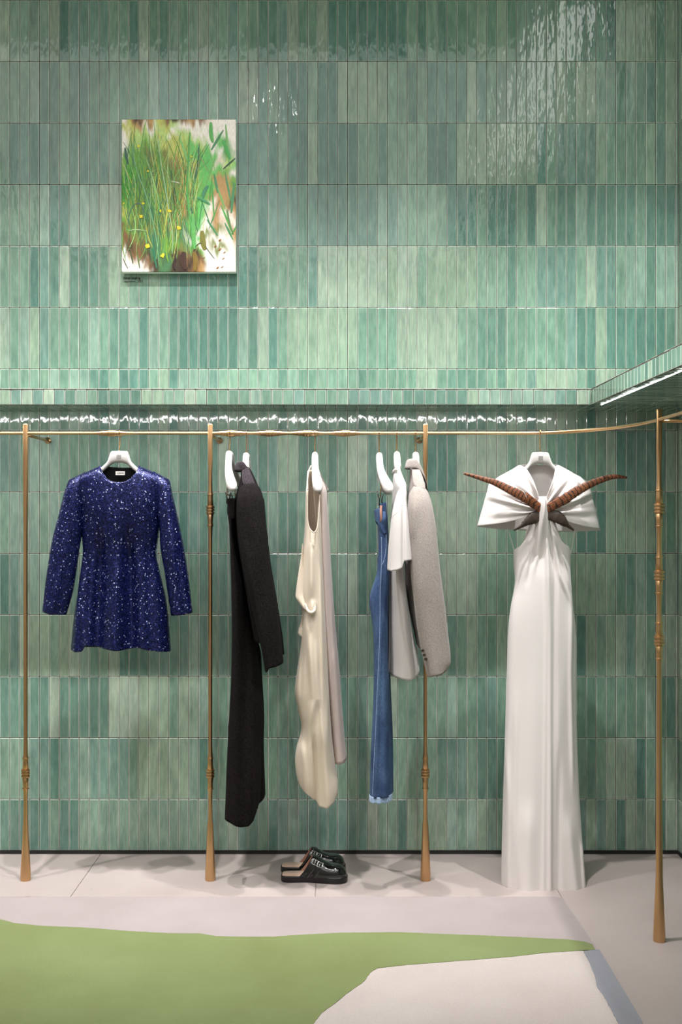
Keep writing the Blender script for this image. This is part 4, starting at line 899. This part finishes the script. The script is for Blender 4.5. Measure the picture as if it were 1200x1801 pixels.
# armhole outline is carried by the top line
GLt = [(880, 903), (985, 903.5)]+GL[6:]; GRt = [(880, 1002), (980, 1003)]+GR[6:]
GTOP = [(902, 969), (905, 965), (912, 960), (920, 950), (930, 931), (935, 912), (938, 886), (945, 883), (955, 883), (961, 886), (964, 900), (971, 915), (977, 933), (985, 951), (992, 957), (998, 960), (1003, 969)]
rgg = [([(890, 948), (960, 958), (1100, 962), (1560, 962)], 4.5, 0.012), ([(900, 958), (1000, 972), (1540, 966)], 4, -0.010), ([(895, 943), (930, 940), (990, 925), (1040, 918)], 4, 0.009), ([(895, 950), (960, 946), (1010, 932)], 3, 0.007),
       ([(960, 932), (1030, 921)], 5, -0.007), ([(900, 955), (1000, 957), (1560, 950)], 3, 0.006), ([(930, 966), (1010, 980), (1060, 1000)], 3.5, 0.008), ([(970, 985), (1040, 1000)], 3, 0.006), ([(1030, 1003), (1180, 1000), (1400, 1004)], 4, 0.009),
       ([(1200, 905), (1560, 898)], 5, 0.006), ([(1300, 890), (1560, 890)], 4, 0.010), ([(1420, 992), (1560, 1008)], 9, 0.014), ([(1300, 978), (1560, 974)], 6, -0.010), ([(1400, 922), (1560, 920)], 12, 0.012), ([(1470, 1020), (1560, 1024)], 4, 0.012)]
shell('dress_body', M['crepe'], GLt, GRt, GTOP, [(882, 1555), (893, 1560), (905, 1563), (925, 1562), (945, 1568), (957, 1567), (970, 1562), (978, 1561), (990, 1566), (1003, 1569), (1016, 1568), (1022, 1563), (1030, 1563)], gd, gd,
      [(880, 0.045), (970, 0.055), (1020, 0.065), (1200, 0.062), (1565, 0.085)], [(880, 0.01), (970, 0.03), (1100, 0.05), (1565, 0.07)], gw, nu=96, nv=200,
      topb=[(902, 969), (950, 972), (1003, 969)], sh=[(880, 866), (1030, 866)], botb=[(882, 1552), (1030, 1556)], ridges=rgg, wob=(0.010, 0.035, 0.002), seed=30, rnd_top=26, p=0.75, yc=[(880, gd-0.01), (1000, gd)])
# back of the cape
CT = [(840, 926), (851, 889), (862, 851), (880, 840), (900, 827), (915, 817.5), (925, 816.5), (950, 818.5), (975, 816.5), (984, 817.5), (1000, 827), (1020, 839), (1037, 851), (1047, 889), (1057, 930)]
shell('cape', M['crepe'], [(816, 862), (851, 861.5), (889, 851), (926, 841)], [(816, 1037), (851, 1037.5), (889, 1047), (932, 1056)], CT, [(840, 926), (870, 930), (925, 933), (960, 934.5), (1000, 936), (1056, 933)], gd+0.012, gd+0.012,
      [(816, -0.014), (850, -0.02), (935, -0.018)], [(816, 0.03), (850, 0.04), (935, 0.055)], gw, nu=60, nv=50, rnd_top=14, wob=(0.012, 0.03, 0.02), seed=33, p=0.8,
      ridges=[([(836, 950), (876, 935)], 20, 0.004)])
# gathered front halves fanning from the knot
def cape_front(K, B, seed, name='cape_front'):
    nT, nS = 70, 34; V = []; Fc = []
    for i in range(nT+1):
        t = i/nT
        k = Vector((cub([(q[0], q[1]) for q in K], t), cub([(q[0], q[2]) for q in K], t))); b = Vector((lin([(q[0], q[1]) for q in B], t), lin([(q[0], q[2]) for q in B], t)))
        for j in range(nS+1):
            s = j/nS; px = k.x+(b.x-k.x)*s; py = k.y+(b.y-k.y)*s
            py += math.sin(PI*s)*(5.5*(t-0.35)); 
            g = math.sin(PI*min(1, s*0.94+0.06))**0.8
            fold = (0.0085*math.sin(t*31+seed+1.2*s)+0.005*math.sin(t*53+seed*2-2.0*s))*(1-s*0.72)*math.sin(PI*min(1.0, 0.15+t*0.8))
            Y = gd-0.010-0.052*g-0.030*(1-s)**2-fold*min(1, s*6+0.5)
            if s > 0.9: Y += 0.030*((s-0.9)/0.1)**2*0.7
            V.append(P(px, py, gd, Y))
    for i in range(nT):
        for j in range(nS): a = i*(nS+1)+j; Fc.append((a, a+1, a+nS+2, a+nS+1))
    o = mesh_obj(name, V, Fc, M['crepe'], gw); md = o.modifiers.new('c', 'SOLIDIFY'); md.thickness = 0.0035; md.offset = 0
    return o
cape_front([(0, 944, 880), (0.15, 941, 884), (0.5, 938, 893), (1, 939, 903)], [(0, 923, 822), (0.05, 915, 818), (0.2, 900, 827), (0.33, 880, 838), (0.45, 862, 850), (0.60, 857, 868), (0.8, 850, 893), (1, 841, 925)], 0.4)
cape_front([(0, 955, 880), (0.15, 958, 884), (0.5, 962, 895), (1, 962, 906)], [(0, 976, 822), (0.05, 983, 818), (0.2, 1000, 827), (0.33, 1020, 838), (0.45, 1037, 850), (0.60, 1042, 868), (0.8, 1048, 895), (1, 1056, 931)], 1.9)
# the twist over the middle
tw = []
for k, (py, a, b, pk) in enumerate([(873, 942, 958, .086), (877, 939, 961, .096), (886, 936.5, 963, .101), (898, 935.5, 964, .102), (912, 932.5, 966, .098), (930, 926, 971, .086), (955, 918, 979, .070), (985, 912, 986, .055), (1020, 908, 990, .040)]):
    for i in range(25):
        u = i/24; q = P(a+(b-a)*u, py, gd); s = math.sin(PI*u)**0.6
        q.y = gd-0.008-(pk-0.008)*s-0.0048*math.sin(u*15+k*0.30)*s; tw.append(q)
tf = [(j*25+i, (j+1)*25+i, (j+1)*25+i+1, j*25+i+1) for j in range(8) for i in range(24)]
o = mesh_obj('twist_knot', tw, tf, M['crepe'], gw); md = o.modifiers.new('c', 'SOLIDIFY'); md.thickness = 0.004; md = o.modifiers.new('s', 'SUBSURF'); md.levels = md.render_levels = 1
band('strap', M['crepe'], [P(895, 930, gd, gd+0.01), P(899, 948, gd), P(904.5, 970, gd, gd-0.01)], 0.0022, 0.6, gw)
band('strap', M['crepe'], [P(1013, 932, gd, gd+0.01), P(1008, 952, gd), P(1002.5, 977, gd, gd-0.01)], 0.0022, 0.6, gw)
def feather_mat(name, c1, c2, bar, freq):
    m, nd, lk, b = new_mat(name, rough=0.55)
    a = N(nd, 'ShaderNodeAttribute', attribute_name='along'); sp = N(nd, 'ShaderNodeSeparateColor'); lk.new(a.outputs['Color'], sp.inputs[0])
    v = coords(nd, lk, (260, 260, 260)); f = noise_tex(nd, lk, v, 1, 2)
    mu = N(nd, 'ShaderNodeMath', operation='MULTIPLY'); lk.new(sp.outputs[0], mu.inputs[0]); mu.inputs[1].default_value = freq
    ab = N(nd, 'ShaderNodeMath', operation='SUBTRACT'); lk.new(sp.outputs[1], ab.inputs[0]); ab.inputs[1].default_value = 0.5
    ab2 = N(nd, 'ShaderNodeMath', operation='ABSOLUTE'); lk.new(ab.outputs[0], ab2.inputs[0])
    st = N(nd, 'ShaderNodeMath', operation='MULTIPLY_ADD'); lk.new(ab2.outputs[0], st.inputs[0]); st.inputs[1].default_value = 0.5; ns = N(nd, 'ShaderNodeMath', operation='MULTIPLY_ADD'); lk.new(noise_tex(nd, lk, coords(nd, lk), 160, 2), ns.inputs[0]); ns.inputs[1].default_value = 0.9; lk.new(mu.outputs[0], ns.inputs[2]); lk.new(ns.outputs[0], st.inputs[2])
    fr_ = N(nd, 'ShaderNodeMath', operation='FRACT'); lk.new(st.outputs[0], fr_.inputs[0])
    base = ramp(nd, lk, f, [(0.3, c1), (0.7, c2)])
    mask = ramp(nd, lk, fr_.outputs[0], [(0.0, (bar,)*3+(1,)), (0.16, (bar,)*3+(1,)), (0.26, (0, 0, 0, 1)), (0.94, (0, 0, 0, 1)), (1.0, (bar,)*3+(1,))])
    lk.new(mixc(nd, lk, mask, base, rgb(26, 14, 10)), b.inputs['Base Color']); bump(nd, lk, b, f, 0.5, 0.0008); return m
M['feather'] = feather_mat('barred_feather', rgb(96, 54, 32), rgb(140, 84, 50), 1.0, 21); M['plume'] = feather_mat('dark_plume', rgb(26, 16, 12), rgb(58, 42, 26), 0.5, 9)
def feather(path, wid, mat, name, dep, serr=0.0):
    """path px points base to tip, wid half widths px"""
    V = []; Cc = []; Fc = []; pts = []; ws = []; ds = []
    for i in range(len(path)-1):
        for k in range(8):
            t = k/8; a = path[max(0, i-1)]; b = path[i]; c = path[i+1]; d = path[min(len(path)-1, i+2)]
            f_ = lambda m: 0.5*((2*b[m])+(c[m]-a[m])*t+(2*a[m]-5*b[m]+4*c[m]-d[m])*t*t+(-a[m]+3*b[m]-3*c[m]+d[m])*t**3)
            pts.append((f_(0), f_(1))); ws.append(wid[i]+(wid[i+1]-wid[i])*t); ds.append(dep[i]+(dep[i+1]-dep[i])*t)
    pts.append(path[-1]); ws.append(wid[-1]); ds.append(dep[-1]); n = len(pts); m = 13
    for i, (x, y) in enumerate(pts):
        a = pts[max(0, i-1)]; b = pts[min(n-1, i+1)]; L = math.hypot(b[0]-a[0], b[1]-a[1]) or 1; nx, ny = -(b[1]-a[1])/L, (b[0]-a[0])/L
        for j in range(m):
            u = j/(m-1)*2-1; w_ = ws[i]*(1+(0.10*noise.noise(Vector((i*0.9, u*2, 3.0)))+serr*((i % 3)-1))*abs(u))
            q = P(x+nx*w_*u, y+ny*w_*u, gd); q.y = ds[i]-0.0045*math.sqrt(max(0, 1-u*u*0.98))*min(1, ws[i]/4); V.append(q); Cc += [i/(n-1), j/(m-1), 0, 1]
    for i in range(n-1):
        for j in range(m-1): a = i*m+j; Fc.append((a, a+m, a+m+1, a+1))
    for i in range(3, n-3):
        for e, sg in ((0, -1), (m-1, 1)):
            if (i*7+e) % 3 == 0: continue
            a = V[i*m+e]; b = V[(i+1)*m+e]; dirv = (V[(i+2)*m+e]-V[i*m+e]); c_ = V[i*m+m//2]; outv = (a-c_); tip = a+dirv*(0.9+0.5*((i*5+e) % 4)/3)+outv*(0.16+0.10*((i*3) % 5)/4)
            k_ = len(V); V += [a+Vector((0, 0.0005, 0)), b+Vector((0, 0.0005, 0)), tip]; Cc += [i/(n-1), e/(m-1), 0, 1]*3; Fc.append((k_, k_+1, k_+2))
    me = bpy.data.meshes.new(name); me.from_pydata([tuple(v) for v in V], [], Fc); at = me.color_attributes.new('along', 'FLOAT_COLOR', 'POINT'); at.data.foreach_set('color', Cc)
    o = link(name, me, mat, gw); md = o.modifiers.new('c', 'SOLIDIFY'); md.thickness = 0.0025; return o
q = gd
feather([(950, 899), (920, 878), (895, 865), (868, 851), (843, 843), (812, 834)], [6.5, 7.5, 6.5, 5.0, 3.2, 1.2], M['feather'], 'feather', [q-0.072, q-0.098, q-0.100, q-0.092, q-0.088, q-0.085], 0.0)
feather([(949, 899), (985, 878), (1010, 862), (1040, 848), (1068, 840), (1093, 841.5)], [6.5, 8.0, 6.8, 5.0, 3.4, 1.0], M['feather'], 'feather', [q-0.072, q-0.098, q-0.100, q-0.092, q-0.088, q-0.085], 0.0)
feather([(950, 902), (932, 911), (922, 917), (911, 925), (898, 932)], [8.0, 9.5, 6.0, 2.0, 0.5], M['plume'], 'feather', [q-0.068, q-0.084, q-0.086, q-0.084, q-0.082], 0.06)
feather([(950, 902), (972, 909), (983, 917), (991, 924), (1002, 932)], [8.0, 9.5, 7.0, 2.6, 0.5], M['plume'], 'feather', [q-0.068, q-0.084, q-0.086, q-0.084, q-0.082], 0.06)
band('feather_quill', M['label_white'], [P(907, 862, gd, gd-0.104), P(914, 867, gd, gd-0.107), P(918.5, 876, gd, gd-0.108)], 0.0007, 1, gw)

# ---- clogs
M['patent'] = new_mat('black_patent', rgb(8, 8, 9), 0.08, 0, Coat_Weight=0.6)[0]; M['sole'] = new_mat('black_sole', rgb(16, 15, 15), 0.4)[0]
M['insole'] = fabric('tan_insole', rgb(196, 160, 138), rgb(214, 182, 160), 0.7); M['buckle'] = new_mat('silver_buckle', rgb(220, 218, 214), 0.15, 1.0)[0]
M['lining'] = new_mat('tan_lining', rgb(176, 130, 112), 0.7)[0]
def clog(x, y, label, sgn=1.0, ang=0.0):
    root = empty('clog', (x, y, 0), label, 'shoe', 'pair of black clogs')
    R = Matrix.Translation((x, y, 0)) @ Matrix.Rotation(ang, 4, 'Z')
    put = lambda name, v, f, mat, parent=root: mesh_obj(name, [R @ Vector(q) for q in v], f, mat, parent)
    Lg = 0.262; HW = [(0, 0.012), (0.006, 0.024), (0.02, 0.032), (0.06, 0.034), (0.11, 0.034), (0.16, 0.043), (0.205, 0.048), (0.235, 0.043), (0.252, 0.029), (0.260, 0.014), (0.262, 0.004)]
    CY = [(0, 0), (0.12, 0.003*sgn), (0.2, -0.004*sgn), (0.262, -0.012*sgn)]
    def rim(k, n=64, ins=0.0):
        out = []
        for i in range(n//2+1): s = 0.5-0.5*math.cos(PI*i/(n//2)); X = ins+(Lg-2*ins)*s; out.append((X, cub(CY, X)-max(0.001, cub(HW, X)-ins)*k))
        return out
    def slab_(name, z0, z1, ins, mat, bevel=0.004):
        lo = rim(1, ins=ins); hi = rim(-1, ins=ins); ring = lo+hi[::-1]; n = len(ring); cx, cy = 0.13, 0
        v = []; 
        for (z, k) in ((z0, 0.985), (z0+0.003, 1.0), (z1-0.003, 1.0), (z1, 0.985)):
            v += [(cx+(p[0]-cx)*k, cy+(p[1]-cy)*k, z+0.0035*max(0, (p[0]-0.2)/0.06)**2) for p in ring]
        f = [(i*n+j, i*n+(j+1) % n, (i+1)*n+(j+1) % n, (i+1)*n+j) for i in range(3) for j in range(n)]+[tuple(range(n-1, -1, -1)), tuple(3*n+j for j in range(n))]
        return put(name, v, f, mat)
    slab_('sole', 0.0, 0.024, 0.0, M['sole']); slab_('insole', 0.022, 0.0275, 0.0045, M['insole'])
    # upper: arched sections from the back edge over the instep to the toe
    def arch(xb, xt, w, h, cy, zb=0.022):
        pts = []
        for j in range(25):
            a = PI*j/24; c, s = math.cos(a), math.sin(a); k = s**0.62
            X = xb+(xt-xb)*k; pts.append((X, cy-w*math.copysign(abs(c)**0.8, c), zb+h*s**0.78))
        return pts
    secs = [(0.068, 0.124, 0.036, 0.078), (0.078, 0.132, 0.037, 0.077), (0.10, 0.145, 0.038, 0.071), (0.125, 0.158, 0.0405, 0.062), (0.15, 0.173, 0.043, 0.053), (0.175, 0.190, 0.0455, 0.047), (0.20, 0.208, 0.0465, 0.045), (0.222, 0.226, 0.0445, 0.043), (0.24, 0.241, 0.037, 0.038), (0.25, 0.2505, 0.028, 0.029), (0.256, 0.2565, 0.019, 0.017), (0.2585, 0.2588, 0.010, 0.005)]
    v = []
    for (xb, xt, w, h) in secs: v += arch(xb, xt, w, h, cub(CY, xt))
    f = [((i+1)*25+j, (i+1)*25+j+1, i*25+j+1, i*25+j) for i in range(len(secs)-1) for j in range(24)]
    o = put('upper', v, f, [M['patent'], M['lining']]); sd = o.modifiers.new('t', 'SOLIDIFY'); sd.thickness = 0.0032; sd.offset = 1 if False else -1; sd.material_offset = 1
    ss = o.modifiers.new('s', 'SUBSURF'); ss.levels = ss.render_levels = 1
    # strap across the instep: same arch a little outside, two tongues with buckles
    for (xb, xt, w0) in ((0.098, 0.140, 0.011), (0.127, 0.158, 0.010)):
        v = []
        for dx, e in ((-w0, 0.0006), (-w0*0.8, 0.003), (w0*0.8, 0.003), (w0, 0.0006)):
            q0 = lin([(s_[0], i) for i, s_ in enumerate(secs)], xb+dx); i = int(q0); t = q0-i; A, B = secs[i], secs[min(i+1, len(secs)-1)]
            pr = [A[k]+(B[k]-A[k])*t for k in range(4)]; v += arch(pr[0], pr[1], pr[2]+e, pr[3]+e, cub(CY, pr[1]), 0.021)
        f = [(i*25+j, i*25+j+1, (i+1)*25+j+1, (i+1)*25+j) for i in range(3) for j in range(24)]
        st = put('strap', v, f, M['patent'])
        # buckle on the near side
        q0 = lin([(s_[0], i) for i, s_ in enumerate(secs)], xb); i = int(q0); t = q0-i; A, B = secs[i], secs[i+1]
        pr = [A[k]+(B[k]-A[k])*t for k in range(4)]; pt = arch(pr[0], pr[1], pr[2]+0.0055, pr[3]+0.0055, cub(CY, pr[1]), 0.021)
        c = Vector(pt[6]); al = (Vector(pt[7])-Vector(pt[5])).normalized(); ac = Vector((0.93, 0, -0.36)); ac = (ac-al*ac.dot(al)).normalized(); hw, hh = w0*1.05, 0.0095
        cor = [c+ac*(sx*hw)+al*(sz*hh) for sx, sz in ((-1, -1), (-1, 1), (1, 1), (1, -1), (-1, -1))]
        m = MB(); path = []
        for k in range(4):
            for t in range(5): path.append(cor[k].lerp(cor[k+1], t/5))
        path.append(path[0]); m.tube(path, 0.0013, 8); m.tube([c-ac*hw*0.0-al*hh*0.9, c+al*hh*1.0], 0.0010, 8)
        put('buckle', m.v, m.f, M['buckle'])
    return root
clog(PXW(494, 4.33), 4.363, 'black patent clog with silver buckles, the nearer of the pair under the cream dress', 1, 0.0)
clog(PXW(493.5, 4.44), 4.474, 'black patent clog half hidden behind the nearer one under the cream dress', -1, 0.0)
